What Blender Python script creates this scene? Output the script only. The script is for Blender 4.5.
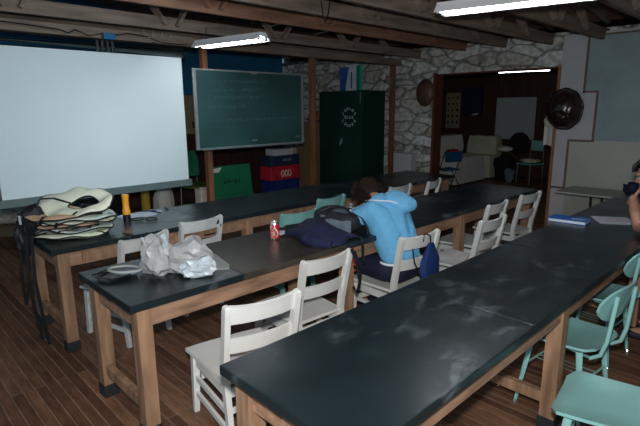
import bpy, bmesh, math, random
from mathutils import Vector, Matrix, noise, Euler
D = bpy.data; S = bpy.context.scene; C = S.collection
for o in list(D.objects): D.objects.remove(o)
R = math.radians

# ---------------- camera
cam = D.objects.new('camera', D.cameras.new('camera')); C.objects.link(cam); S.camera = cam
yaw, pitch, roll = .7985, .2109, -.0083
h = Vector((-math.sin(yaw), math.cos(yaw), 0)); r = Vector((math.cos(yaw), math.sin(yaw), 0))
f = h*math.cos(pitch) - Vector((0, 0, math.sin(pitch))); u = r.cross(f)
r2 = r*math.cos(roll) + u*math.sin(roll); u2 = -r*math.sin(roll) + u*math.cos(roll)
cam.matrix_world = Matrix(((r2.x, u2.x, -f.x, 0), (r2.y, u2.y, -f.y, 0), (r2.z, u2.z, -f.z, 1.66), (0, 0, 0, 1)))
cam.data.sensor_width = 36; cam.data.lens = 487/640*36; cam.data.clip_start = .02

# ---------------- world, light, exposure
W = D.worlds.new('world'); S.world = W; W.use_nodes = True
W.node_tree.nodes['Background'].inputs[0].default_value = (.30, .50, .68, 1)
W.node_tree.nodes['Background'].inputs[1].default_value = .26
S.view_settings.view_transform = 'Standard'; S.view_settings.look = 'None'
S.view_settings.gamma = 1; S.view_settings.exposure = 0.08
try: S.view_settings.use_curve_mapping = False
except Exception: pass

def area(name, loc, target, size, power, col, sy=None, spread=180):
    l = D.lights.new(name, 'AREA'); l.energy = power; l.color = col; l.size = size
    if sy: l.shape = 'RECTANGLE'; l.size_y = sy
    l.spread = R(spread)
    o = D.objects.new(name, l); C.objects.link(o); o.location = loc
    o.rotation_euler = (Vector(target)-Vector(loc)).to_track_quat('-Z', 'Y').to_euler()
    return o
area('camera_flash', (-.02, .02, 1.80), (-3.0, 2.9, .9), .07, 66, (1, .98, .96))
area('rear_fill', (.9, -.75, 2.0), (-4.5, 4.2, .8), 1.8, 22, (.55, .80, 1), 1.1)  # unseen bluish fill light, added behind the camera
area('screen_fill', (-1.9, 1.75, 2.30), (-5.2, 1.95, 1.35), .12, 6.5, (.74, .90, 1), .12, 75)  # unseen narrow area light, added to brighten the screen sheet

# ---------------- materials
MATS = {}
def mat(name, col, rough=.6, var=.12, scale=8, bump=0, metal=0, spec=.4, col2=None, stretch=(1, 1, 1), thr=None, emit=None, alpha=None, detail=4):
    """noise-mottled principled material; col2 with thr gives patches"""
    if name in MATS: return MATS[name]
    m = D.materials.new(name); m.use_nodes = True; nt = m.node_tree; N = nt.nodes; L = nt.links
    b = N['Principled BSDF']; b.inputs['Roughness'].default_value = rough; b.inputs['Metallic'].default_value = metal
    b.inputs['Specular IOR Level'].default_value = spec
    tc = N.new('ShaderNodeTexCoord'); mp = N.new('ShaderNodeMapping'); mp.inputs['Scale'].default_value = stretch
    L.new(tc.outputs['Object'], mp.inputs[0])
    nz = N.new('ShaderNodeTexNoise'); nz.inputs['Scale'].default_value = scale; nz.inputs['Detail'].default_value = detail
    L.new(mp.outputs[0], nz.inputs[0])
    cr = N.new('ShaderNodeValToRGB'); L.new(nz.outputs[0], cr.inputs[0])
    c1 = tuple(min(1, c*(1-var)) for c in col); c2 = tuple(min(1, c*(1+var)) for c in col)
    e = cr.color_ramp.elements; e[0].position = .3; e[1].position = .7
    e[0].color = (*c1, 1); e[1].color = (*c2, 1)
    if col2:
        t = thr or .6
        k = e.new(t); k.color = (*c2, 1); e[-1].position = min(1, t+.03); e[-1].color = (*col2, 1); e[0].position = max(0, t-.35)
    L.new(cr.outputs[0], b.inputs['Base Color'])
    if bump:
        bp = N.new('ShaderNodeBump'); bp.inputs['Strength'].default_value = bump; bp.inputs['Distance'].default_value = .02
        L.new(nz.outputs[0], bp.inputs['Height']); L.new(bp.outputs[0], b.inputs['Normal'])
    if emit:
        b.inputs['Emission Color'].default_value = (*emit[0], 1); b.inputs['Emission Strength'].default_value = emit[1]
    MATS[name] = m
    return m

def floor_mat():
    m = D.materials.new('floor_boards'); m.use_nodes = True; nt = m.node_tree; N = nt.nodes; L = nt.links
    b = N['Principled BSDF']; tc = N.new('ShaderNodeTexCoord')
    br = N.new('ShaderNodeTexBrick'); br.inputs['Scale'].default_value = 1
    br.inputs['Brick Width'].default_value = 2.3; br.inputs['Row Height'].default_value = .062
    br.inputs['Mortar Size'].default_value = .003; br.inputs['Mortar Smooth'].default_value = .3
    br.inputs['Color1'].default_value = (.115, .052, .030, 1); br.inputs['Color2'].default_value = (.28, .145, .08, 1)
    br.inputs['Mortar'].default_value = (.33, .24, .18, 1); br.offset = .37
    L.new(tc.outputs['Object'], br.inputs[0])
    nz = N.new('ShaderNodeTexNoise'); nz.inputs['Scale'].default_value = 4.5; nz.inputs['Detail'].default_value = 10; nz.inputs['Roughness'].default_value = .68
    mp = N.new('ShaderNodeMapping'); mp.inputs['Scale'].default_value = (1, 5, 1); L.new(tc.outputs['Object'], mp.inputs[0]); L.new(mp.outputs[0], nz.inputs[0])
    cr = N.new('ShaderNodeValToRGB'); cr.color_ramp.elements[0].position = .3; cr.color_ramp.elements[0].color = (.42, .40, .38, 1)
    cr.color_ramp.elements[1].position = .72; cr.color_ramp.elements[1].color = (1.25, 1.2, 1.2, 1); L.new(nz.outputs[0], cr.inputs[0])
    mx = N.new('ShaderNodeMix'); mx.data_type = 'RGBA'; mx.blend_type = 'MULTIPLY'; mx.inputs[0].default_value = 1
    L.new(br.outputs[0], mx.inputs[6]); L.new(cr.outputs[0], mx.inputs[7]); L.new(mx.outputs[2], b.inputs['Base Color'])
    b.inputs['Roughness'].default_value = .5; b.inputs['Specular IOR Level'].default_value = .3
    return m

def top_mat():
    m = D.materials.new('slate_top'); m.use_nodes = True; nt = m.node_tree; N = nt.nodes; L = nt.links
    b = N['Principled BSDF']; tc = N.new('ShaderNodeTexCoord')
    n1 = N.new('ShaderNodeTexNoise'); n1.inputs['Scale'].default_value = 2.6; n1.inputs['Detail'].default_value = 9; n1.inputs['Distortion'].default_value = 1.2
    mp = N.new('ShaderNodeMapping'); mp.inputs['Scale'].default_value = (1.4, .8, 1); mp.inputs['Rotation'].default_value = (0, 0, .6)
    L.new(tc.outputs['Object'], mp.inputs[0]); L.new(mp.outputs[0], n1.inputs[0])
    cr = N.new('ShaderNodeValToRGB'); e = cr.color_ramp.elements
    e[0].position = .25; e[0].color = (.007, .013, .016, 1); e[1].position = .80; e[1].color = (.024, .031, .040, 1)
    k = e.new(.56); k.color = (.009, .018, .022, 1); k = e.new(.66); k.color = (.014, .025, .029, 1)
    L.new(n1.outputs[0], cr.inputs[0])
    n4 = N.new('ShaderNodeTexNoise'); n4.inputs['Scale'].default_value = 11; n4.inputs['Detail'].default_value = 10; n4.inputs['Roughness'].default_value = .65; n4.inputs['Distortion'].default_value = .5
    m4 = N.new('ShaderNodeMapping'); m4.inputs['Scale'].default_value = (1, .6, 1); m4.inputs['Rotation'].default_value = (0, 0, -.5)
    L.new(tc.outputs['Object'], m4.inputs[0]); L.new(m4.outputs[0], n4.inputs[0])
    c4 = N.new('ShaderNodeValToRGB'); e4 = c4.color_ramp.elements; e4[0].position = .49; e4[0].color = (0, 0, 0, 1); e4[1].position = .72; e4[1].color = (1, 1, 1, 1); L.new(n4.outputs[0], c4.inputs[0])
    n5 = N.new('ShaderNodeTexNoise'); n5.inputs['Scale'].default_value = 2.2; n5.inputs['Detail'].default_value = 2; L.new(tc.outputs['Object'], n5.inputs[0])
    c5 = N.new('ShaderNodeValToRGB'); e5 = c5.color_ramp.elements; e5[0].position = .50; e5[0].color = (0, 0, 0, 1); e5[1].position = .62; e5[1].color = (1, 1, 1, 1); L.new(n5.outputs[0], c5.inputs[0])
    mu = N.new('ShaderNodeMath'); mu.operation = 'MULTIPLY'; L.new(c4.outputs[0], mu.inputs[0]); L.new(c5.outputs[0], mu.inputs[1])
    mm = N.new('ShaderNodeMix'); mm.data_type = 'RGBA'; L.new(mu.outputs[0], mm.inputs[0]); L.new(cr.outputs[0], mm.inputs[6]); mm.inputs[7].default_value = (.14, .17, .185, 1)
    L.new(mm.outputs[2], b.inputs['Base Color'])
    n2 = N.new('ShaderNodeTexNoise'); n2.inputs['Scale'].default_value = 5; n2.inputs['Detail'].default_value = 6; L.new(tc.outputs['Object'], n2.inputs[0])
    mr = N.new('ShaderNodeMapRange'); mr.inputs[3].default_value = .22; mr.inputs[4].default_value = .42; L.new(n2.outputs[0], mr.inputs[0]); L.new(mr.outputs[0], b.inputs['Roughness'])
    b.inputs['Specular IOR Level'].default_value = .5
    return m

def stone_mat(name, dark=(.27, .27, .26), light=(.60, .61, .59), sc=4.0):
    m = D.materials.new(name); m.use_nodes = True; nt = m.node_tree; N = nt.nodes; L = nt.links
    b = N['Principled BSDF']; tc = N.new('ShaderNodeTexCoord')
    mp = N.new('ShaderNodeMapping'); mp.inputs['Scale'].default_value = (.60, .60, 1.5); L.new(tc.outputs['Object'], mp.inputs[0])
    nz = N.new('ShaderNodeTexNoise'); nz.inputs['Scale'].default_value = 3; L.new(mp.outputs[0], nz.inputs[0])
    mx = N.new('ShaderNodeMix'); mx.data_type = 'RGBA'; mx.blend_type = 'LINEAR_LIGHT'; mx.inputs[0].default_value = .13
    L.new(mp.outputs[0], mx.inputs[6]); L.new(nz.outputs[1], mx.inputs[7])
    v = N.new('ShaderNodeTexVoronoi'); v.feature = 'DISTANCE_TO_EDGE'; v.inputs['Scale'].default_value = sc; L.new(mx.outputs[2], v.inputs[0])
    v2 = N.new('ShaderNodeTexVoronoi'); v2.inputs['Scale'].default_value = sc; L.new(mx.outputs[2], v2.inputs[0])
    cr = N.new('ShaderNodeValToRGB'); e = cr.color_ramp.elements; e[0].position = .03; e[0].color = (*dark, 1); e[1].position = .10; e[1].color = (*light, 1)
    L.new(v.outputs[0], cr.inputs[0])
    hs = N.new('ShaderNodeValToRGB'); e = hs.color_ramp.elements; e[0].color = (.72, .68, .60, 1); e[1].color = (1.15, 1.15, 1.15, 1)
    sp = N.new('ShaderNodeSeparateColor'); L.new(v2.outputs[1], sp.inputs[0]); L.new(sp.outputs[0], hs.inputs[0])
    n3 = N.new('ShaderNodeTexNoise'); n3.inputs['Scale'].default_value = 14; n3.inputs['Detail'].default_value = 6; L.new(tc.outputs['Object'], n3.inputs[0])
    h3 = N.new('ShaderNodeValToRGB'); e = h3.color_ramp.elements; e[0].position = .35; e[0].color = (.6, .6, .6, 1); e[1].position = .6; e[1].color = (1.1, 1.1, 1.1, 1); L.new(n3.outputs[0], h3.inputs[0])
    m1 = N.new('ShaderNodeMix'); m1.data_type = 'RGBA'; m1.blend_type = 'MULTIPLY'; m1.inputs[0].default_value = 1
    L.new(cr.outputs[0], m1.inputs[6]); L.new(hs.outputs[0], m1.inputs[7])
    m2 = N.new('ShaderNodeMix'); m2.data_type = 'RGBA'; m2.blend_type = 'MULTIPLY'; m2.inputs[0].default_value = 1
    L.new(m1.outputs[2], m2.inputs[6]); L.new(h3.outputs[0], m2.inputs[7]); L.new(m2.outputs[2], b.inputs['Base Color'])
    bp = N.new('ShaderNodeBump'); bp.inputs['Strength'].default_value = .45; bp.inputs['Distance'].default_value = .03
    cl = N.new('ShaderNodeMapRange'); cl.inputs[2].default_value = .15; L.new(v.outputs[0], cl.inputs[0]); L.new(cl.outputs[0], bp.inputs['Height'])
    L.new(bp.outputs[0], b.inputs['Normal']); b.inputs['Roughness'].default_value = .9
    return m

def board_mat(name, c1, c2, gap, axis, width, rough=.8):
    """boards side by side along one axis (0 X, 1 Y, 2 Z)"""
    m = D.materials.new(name); m.use_nodes = True; nt = m.node_tree; N = nt.nodes; L = nt.links
    b = N['Principled BSDF']; tc = N.new('ShaderNodeTexCoord'); sp = N.new('ShaderNodeSeparateXYZ'); L.new(tc.outputs['Object'], sp.inputs[0])
    dv = N.new('ShaderNodeMath'); dv.operation = 'DIVIDE'; dv.inputs[1].default_value = width; L.new(sp.outputs[axis], dv.inputs[0])
    fr = N.new('ShaderNodeMath'); fr.operation = 'FRACT'; L.new(dv.outputs[0], fr.inputs[0])
    fl = N.new('ShaderNodeMath'); fl.operation = 'FLOOR'; L.new(dv.outputs[0], fl.inputs[0])
    wn = N.new('ShaderNodeTexWhiteNoise'); wn.noise_dimensions = '1D'; L.new(fl.outputs[0], wn.inputs[1])
    mx = N.new('ShaderNodeMix'); mx.data_type = 'RGBA'; L.new(wn.outputs[0], mx.inputs[0]); mx.inputs[6].default_value = (*c1, 1); mx.inputs[7].default_value = (*c2, 1)
    lt = N.new('ShaderNodeMath'); lt.operation = 'LESS_THAN'; lt.inputs[1].default_value = .07; L.new(fr.outputs[0], lt.inputs[0])
    m2 = N.new('ShaderNodeMix'); m2.data_type = 'RGBA'; L.new(lt.outputs[0], m2.inputs[0]); L.new(mx.outputs[2], m2.inputs[6]); m2.inputs[7].default_value = (*gap, 1)
    nz = N.new('ShaderNodeTexNoise'); nz.inputs['Scale'].default_value = 6; nz.inputs['Detail'].default_value = 6; L.new(tc.outputs['Object'], nz.inputs[0])
    cr = N.new('ShaderNodeValToRGB'); cr.color_ramp.elements[0].color = (.6, .6, .6, 1); cr.color_ramp.elements[1].color = (1.3, 1.3, 1.3, 1); L.new(nz.outputs[0], cr.inputs[0])
    m3 = N.new('ShaderNodeMix'); m3.data_type = 'RGBA'; m3.blend_type = 'MULTIPLY'; m3.inputs[0].default_value = 1; L.new(m2.outputs[2], m3.inputs[6]); L.new(cr.outputs[0], m3.inputs[7])
    L.new(m3.outputs[2], b.inputs['Base Color']); b.inputs['Roughness'].default_value = rough
    return m

M_FLOOR = floor_mat(); M_TOP = top_mat(); M_TOPB = mat('brown_grey_slate', (.050, .043, .033), .27, .35, 6, spec=.5, detail=8); M_STONE = stone_mat('stone_masonry')  # second slate is a brown-grey variant for one slab of the middle bench
M_WHITEST = stone_mat('whitewashed_masonry', (.60, .60, .55), (.85, .85, .78), 5)
M_PANEL = board_mat('dark_panelling', (.060, .026, .016), (.085, .038, .022), (.02, .01, .008), 0, .14, .5)
M_PANELY = board_mat('dark_wainscot', (.060, .022, .014), (.080, .032, .020), (.02, .01, .008), 1, .18, .6)
M_DECK = board_mat('roof_boards', (.30, .15, .12), (.42, .23, .18), (.07, .03, .025), 0, .14)
M_LEG = mat('bench_wood', (.29, .168, .098), .6, .38, 7, .1, stretch=(3, 3, .5))
M_LEGD = mat('bench_apron_wood', (.30, .172, .108), .6, .42, 7, .1, stretch=(3, .5, 3))
M_SLEEVE = mat('dark_rubber', (.018, .022, .024), .5, .2)
M_WHITE = mat('chipped_white_paint', (.72, .72, .68), .45, .05, 7, .05, col2=(.10, .07, .05), thr=.70, detail=6)
M_WHITE2 = mat('worn_white_paint', (.62, .64, .62), .5, .08, 9, .05, col2=(.12, .09, .07), thr=.70, detail=6)
M_TEALW = mat('pale_teal_paint', (.22, .50, .47), .5, .08, 9, .05, col2=(.05, .09, .08), thr=.74, detail=6)
M_TEAL = mat('turquoise_enamel', (.25, .50, .475), .3, .08, 6, col2=(.06, .12, .11), thr=.77)
M_TEALM = mat('turquoise_metal', (.28, .54, .51), .28, .06, 6)
M_BEAM = mat('grey_weathered_timber', (.19, .145, .115), .85, .35, 4, .1, stretch=(4, .6, 4))
M_BEAMR = mat('reddish_timber', (.23, .12, .078), .8, .3, 4, .1, stretch=(4, .6, 4))
M_POST = mat('post_timber', (.20, .085, .04), .7, .25, 4, .1, stretch=(4, 4, .6))
M_SCREEN = mat('screen_fabric', (.70, .80, .82), .75, .025, 1.2, spec=.1)
M_GREYBAR = mat('grey_green_metal', (.12, .17, .17), .5, .1)
M_CHALK = mat('chalkboard_green', (.030, .082, .082), .55, .25, 1.6, spec=.25)
M_ALU = mat('brushed_aluminium', (.42, .45, .45), .4, .1, 20, metal=.6)
M_LAMPW = mat('white_enamel_lamp', (.75, .76, .78), .4, .03)
M_TUBE = mat('glowing_tube', (1, 1, 1), .4, 0, emit=((.93, .95, 1), 24))
M_CAB = mat('dark_green_enamel', (.004, .030, .019), .35, .15, 3)
M_PARTW = mat('partition_board', (.46, .46, .48), .7, .05, 3)
M_PARTB = mat('blue_grey_board', (.27, .35, .355), .6, .12, 2.5, col2=(.33, .38, .37), thr=.72)
M_PARTL = mat('beige_grey_board', (.42, .43, .38), .6, .08, 2)
M_TRIM = mat('brown_moulding', (.15, .095, .065), .5, .1)
M_BLUEW = mat('deep_blue_paint', (.012, .13, .27), .7, .1, 3)
M_TANW = mat('tan_paint', (.34, .29, .16), .8, .1, 3)
M_CREAM = mat('cream_nylon', (.86, .87, .68), .7, .08, 12, .15)
M_CREAM2 = mat('grey_green_nylon', (.55, .63, .57), .7, .08, 12, .15)
M_APRI = mat('tan_nylon', (.66, .42, .27), .7, .08, 12, .15)
M_BLACK = mat('black_webbing', (.010, .012, .015), .6, .2, 20)
M_BLACKP = mat('black_plastic', (.012, .013, .016), .3, .1)
M_ORANGE = mat('orange_plastic', (.85, .36, .03), .35, .05)
M_BAG = mat('white_plastic_bag', (.52, .58, .62), .35, .1, 18, .3)
M_BAG2 = mat('greyish_plastic_bag', (.42, .42, .42), .35, .12, 18, .3)
M_GREYF = mat('grey_card', (.36, .38, .36), .6, .08, 5)
M_NAVY = mat('navy_cloth', (.012, .016, .055), .8, .2, 14, .3)
M_PACK = mat('black_pack_fabric', (.014, .014, .022), .7, .25, 20, .2)
M_PACKG = mat('slate_grey_fabric', (.13, .17, .21), .7, .2, 20, .2)
M_CANR = mat('can_red', (.55, .012, .02), .22, .08, 30, spec=.7)
M_CANW = mat('can_white', (.72, .66, .62), .25, .05, spec=.7)
M_METAL = mat('bright_metal', (.62, .64, .66), .25, .05, metal=.9)
M_HOOD = mat('light_blue_fleece', (.15, .45, .72), .85, .07, 14, .15)
M_HOODW = mat('white_piping', (.75, .8, .85), .7, .03)
M_SKIN = mat('skin', (.46, .24, .16), .5, .06, 10)
M_HAIR = mat('brown_hair', (.021, .012, .008), .7, .6, 30, .5, spec=.1, stretch=(6, 1, 1))
M_HAIRD = mat('near_black_hair', (.008, .007, .008), .45, .3, 30, .4)
M_JEANS = mat('dark_navy_trousers', (.010, .012, .035), .8, .2, 20, .2)
M_SHOE = mat('dark_shoe_canvas', (.02, .02, .025), .6, .2)
M_LIP = mat('lip', (.35, .11, .09), .5, .05)
M_EYE = mat('eye_white', (.35, .33, .31), .3, .02)
M_BLUEB = mat('royal_blue_cloth', (.008, .032, .14), .7, .15, 14, .3)
M_BOOKB = mat('book_blue', (.010, .13, .48), .4, .08)
M_PAGES = mat('paper_edge', (.62, .66, .70), .7, .05)
M_PAPER = mat('white_paper', (.50, .54, .62), .7, .04)
M_PINK = mat('pinkish_print', (.45, .32, .38), .7, .1, 20)
M_SHELL = mat('dark_tortoise_shell', (.022, .012, .011), .22, .6, 10, .25, spec=.6)
M_SHELL2 = mat('brown_shell', (.10, .05, .03), .5, .4, 8, .2)
M_CARD = mat('cardboard', (.26, .16, .085), .8, .1, 6)
M_REDB = mat('red_vinyl', (.42, .015, .03), .45, .1)
M_NAVB = mat('dark_blue_vinyl', (.014, .022, .06), .5, .15)
M_BIN = mat('blue_plastic_bin', (.010, .025, .13), .4, .15)
M_EMB = mat('cream_print', (.62, .50, .42), .6, .1)
M_GRNB = mat('green_painted_board', (.008, .15, .065), .6, .2, 4)
M_OLIVE = mat('olive_seat', (.09, .14, .03), .6, .2)
M_GREENC = mat('green_plastic_seat', (.02, .17, .09), .4, .15)
M_CLOTH = mat('white_dust_cloth', (.66, .65, .60), .9, .08, 6, .2)
M_CLOTHY = mat('pale_yellow_cloth', (.55, .54, .40), .9, .12, 6, .2)
M_WBOARD = mat('pale_grey_board', (.42, .47, .46), .5, .03)
M_RED = mat('red_cloth', (.35, .02, .02), .8, .1)
M_BCHAIR = mat('blue_folding_seat', (.01, .09, .20), .4, .1)
M_DARK = mat('near_black_cloth', (.006, .006, .008), .9, .3)
M_MAPB = mat('print_navy', (.03, .08, .32), .6, .2)
M_MAPG = mat('print_green', (.02, .45, .2), .6, .2)
M_MAPW = mat('print_pale', (.50, .60, .62), .6, .15)
M_MAPT = mat('print_teal', (.01, .15, .18), .6, .2)
M_BEIGE = mat('beige_tarpaulin', (.34, .29, .20), .85, .12, 4, .3)
M_YEL = mat('yellow_plastic', (.42, .28, .03), .5, .1)
M_PIPE = mat('grey_white_pipe', (.34, .37, .38), .5, .12, 4)
M_BBOX = mat('blue_junction_box', (.02, .13, .30), .4, .1)
M_TBLT = mat('pale_laminate', (.33, .35, .32), .45, .05)
M_SOFFIT = mat('soffit_plywood', (.20, .17, .14), .8, .2, 2)
M_CHALKW = mat('faint_chalk', (.10, .20, .19), .9, .2)
M_RUST = mat('wire_coil', (.25, .24, .20), .5, .1)

# ---------------- mesh helpers
def bm_new(): return bmesh.new()
def frame(ax):
    a = Vector((0, 0, 1)) if abs(ax.z) < .95 else Vector((0, 1, 0))
    s = ax.cross(a).normalized(); return s, s.cross(ax).normalized()
def box(bm, x0, y0, z0, x1, y1, z1, bev=0, mi=0, M=None):
    vs = [bm.verts.new((x, y, z)) for x in (x0, x1) for y in (y0, y1) for z in (z0, z1)]
    idx = ((0, 1, 3, 2), (4, 6, 7, 5), (0, 4, 5, 1), (2, 3, 7, 6), (0, 2, 6, 4), (1, 5, 7, 3))
    fs = [bm.faces.new([vs[i] for i in q]) for q in idx]
    for q in fs: q.material_index = mi
    if M: bmesh.ops.transform(bm, matrix=M, verts=vs)
    if bev:
        es = list({e for q in fs for e in q.edges}); rr = bmesh.ops.bevel(bm, geom=es, offset=bev, segments=2, affect='EDGES', profile=.6)
        for q in rr['faces']: q.material_index = mi
def sweep(bm, pts, rads, n=10, cap=True, mi=0, rect=None, up=None):
    """tube (or rect section (w,t) with up vector) through points"""
    P = [Vector(p) for p in pts]
    if not hasattr(rads, '__len__'): rads = [rads]*len(P)
    rings = []; ps = None
    for i, p in enumerate(P):
        t = (P[min(i+1, len(P)-1)]-P[max(i-1, 0)]).normalized()
        if up is not None: s = t.cross(Vector(up)).normalized(); v = s.cross(t).normalized()
        else:
            if ps is None: s, v = frame(t)
            else: s = (ps - t*ps.dot(t)).normalized(); v = s.cross(t).normalized()*-1; v = t.cross(s).normalized()
            ps = s
        k = rads[i]
        if rect:
            w, th = rect[0]*k/2, rect[1]*k/2
            ring = [bm.verts.new(p + s*a*w + v*b*th) for a, b in ((-1, -1), (1, -1), (1, 1), (-1, 1))]
        else: ring = [bm.verts.new(p + s*math.cos(2*math.pi*j/n)*k + v*math.sin(2*math.pi*j/n)*k) for j in range(n)]
        rings.append(ring)
    m = len(rings[0])
    for a, b in zip(rings, rings[1:]):
        for j in range(m): bm.faces.new((a[j], a[(j+1) % m], b[(j+1) % m], b[j])).material_index = mi
    if cap:
        bm.faces.new(rings[0][::-1]).material_index = mi; bm.faces.new(rings[-1]).material_index = mi
def lathe(bm, prof, n=24, c=(0, 0, 0), mi=0, M=None):
    rings = []; new = []
    for (rr, z) in prof:
        ring = [bm.verts.new((c[0]+rr*math.cos(2*math.pi*j/n), c[1]+rr*math.sin(2*math.pi*j/n), c[2]+z)) for j in range(n)] if rr > 1e-5 else [bm.verts.new((c[0], c[1], c[2]+z))]
        rings.append(ring); new += ring
    for a, b in zip(rings, rings[1:]):
        for j in range(n):
            q = [a[j % len(a)], a[(j+1) % len(a)], b[(j+1) % len(b)], b[j % len(b)]]
            q = list(dict.fromkeys(q))
            if len(q) > 2: bm.faces.new(q).material_index = mi
    for k in (0, -1):
        if len(rings[k]) > 2: bm.faces.new(rings[k] if k else rings[k][::-1]).material_index = mi
    if M: bmesh.ops.transform(bm, matrix=M, verts=new)
def ball(bm, c, rad, sub=3, amp=0, fr=3, seed=0, M=None, mi=0):
    """ellipsoid with optional lumps"""
    g = bmesh.ops.create_icosphere(bm, subdivisions=sub, radius=1)
    rad = (rad,)*3 if not hasattr(rad, '__len__') else rad
    for v in g['verts']:
        d = v.co.normalized(); k = 1
        if amp: k += amp*noise.noise(d*fr + Vector((seed, seed*.7, -seed)))*2
        v.co = Vector((d.x*rad[0]*k, d.y*rad[1]*k, d.z*rad[2]*k))
        if M: v.co = M @ v.co
        v.co += Vector(c)
    for q in {q for v in g['verts'] for q in v.link_faces}: q.material_index = mi
def prism(bm, pts, th, M=None, mi=0, mi_side=None):
    """closed 2D outline (xy) extruded th in z"""
    a = [bm.verts.new((p[0], p[1], 0)) for p in pts]; b = [bm.verts.new((p[0], p[1], th)) for p in pts]
    bm.faces.new(a[::-1]).material_index = mi; bm.faces.new(b).material_index = mi
    for i in range(len(a)):
        j = (i+1) % len(a); bm.faces.new((a[i], a[j], b[j], b[i])).material_index = mi if mi_side is None else mi_side
    if M: bmesh.ops.transform(bm, matrix=M, verts=a+b)
def grid(bm, nx, ny, fn, th=0, mi=0):
    """surface from fn(u,v)->point; th>0 gives it thickness along its normal"""
    V = [[Vector(fn(i/(nx-1), j/(ny-1))) for j in range(ny)] for i in range(nx)]
    def nrm(i, j):
        a = V[min(i+1, nx-1)][j]-V[max(i-1, 0)][j]; b = V[i][min(j+1, ny-1)]-V[i][max(j-1, 0)]
        return a.cross(b).normalized()
    A = [[bm.verts.new(V[i][j]) for j in range(ny)] for i in range(nx)]
    for i in range(nx-1):
        for j in range(ny-1): bm.faces.new((A[i][j], A[i+1][j], A[i+1][j+1], A[i][j+1])).material_index = mi
    if th:
        B = [[bm.verts.new(V[i][j]-nrm(i, j)*th) for j in range(ny)] for i in range(nx)]
        for i in range(nx-1):
            for j in range(ny-1): bm.faces.new((B[i][j+1], B[i+1][j+1], B[i+1][j], B[i][j])).material_index = mi
        per = [(i, 0) for i in range(nx)] + [(nx-1, j) for j in range(1, ny)] + [(i, ny-1) for i in range(nx-2, -1, -1)] + [(0, j) for j in range(ny-2, 0, -1)]
        for k in range(len(per)):
            a, b = per[k], per[(k+1) % len(per)]
            bm.faces.new((A[b[0]][b[1]], A[a[0]][a[1]], B[a[0]][a[1]], B[b[0]][b[1]])).material_index = mi
def obj(name, bm, mats, parent=None, smooth=False, loc=None, rot=None, sub=0):
    bmesh.ops.recalc_face_normals(bm, faces=bm.faces[:])
    me = D.meshes.new(name); bm.to_mesh(me); bm.free()
    if not isinstance(mats, (list, tuple)): mats = [mats]
    for m in mats: me.materials.append(m)
    o = D.objects.new(name, me); C.objects.link(o)
    if parent: o.parent = parent
    if loc: o.location = loc
    if rot is not None: o.rotation_euler = (0, 0, rot) if not hasattr(rot, '__len__') else rot
    if smooth:
        me.shade_smooth()
        if smooth != 'all':
            try: me.set_sharp_from_angle(angle=R(40))
            except Exception: pass
    if sub: s = o.modifiers.new('sub', 'SUBSURF'); s.levels = s.render_levels = sub
    return o
def tag(o, label, cat, group=None, kind=None):
    o['label'] = label; o['category'] = cat
    if group: o['group'] = group
    if kind: o['kind'] = kind
    return o
def struct(o): o['kind'] = 'structure'; return o
def thing(name, label, cat, loc=(0, 0, 0), rz=0, group=None, rot=None):
    o = D.objects.new(name, None); C.objects.link(o); o.location = loc; o.rotation_euler = rot or (0, 0, rz); o.empty_display_size = .1
    return tag(o, label, cat, group)
def kids(o): return [c for c in D.objects if c.parent == o]
def dup(root, loc=None, rz=None, label=None, group=None, mswap=None):
    def cp(o, par):
        c = o.copy(); C.objects.link(c)
        if par: c.parent = par
        if mswap and c.type == 'MESH':
            for i, s in enumerate(c.material_slots):
                if s.material in mswap: s.link = 'OBJECT'; s.material = mswap[s.material]
        for k in kids(o): cp(k, c)
        return c
    c = cp(root, None)
    if loc: c.location = loc
    if rz is not None: c.rotation_euler = (0, 0, rz)
    if label: c['label'] = label
    if group: c['group'] = group
    return c
def text(name, s, size, m, parent, M, ext=.0008):
    cu = D.curves.new('t', 'FONT'); cu.body = s; cu.size = size; cu.align_x = 'CENTER'; cu.align_y = 'CENTER'; cu.extrude = ext; cu.resolution_u = 3
    t = D.objects.new('t', cu); C.objects.link(t); dg = bpy.context.evaluated_depsgraph_get()
    me = D.meshes.new_from_object(t.evaluated_get(dg)); D.objects.remove(t); D.curves.remove(cu)
    me.materials.clear(); me.materials.append(m); me.transform(M)
    o = D.objects.new(name, me); C.objects.link(o); o.parent = parent
    return o

# ================= SETTING =================
ZC = 2.56
b = bm_new(); box(b, -8.6, -1.6, -.08, 1.6, 12.3, 0); struct(obj('floor', b, M_FLOOR))
# left wall: whitewashed lower part near, dark wainscot, tan band, blue above
b = bm_new(); box(b, -8.6, -1.6, 0, -8.3, 2.5, 1.05); struct(obj('trim_1', b, M_WHITEST))
b = bm_new(); box(b, -8.6, 2.5, 0, -8.3, 7.0, 1.22); struct(obj('trim_2', b, M_PANELY))
b = bm_new(); box(b, -8.6, -1.6, 1.22, -8.3, 7.0, 1.92); box(b, -8.6, -1.6, 1.05, -8.3, 2.5, 1.22); struct(obj('trim_3', b, M_TANW))
b = bm_new(); box(b, -8.6, -1.6, 1.92, -8.3, 7.0, 4.6); struct(obj('wall_left', b, M_BLUEW))
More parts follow.
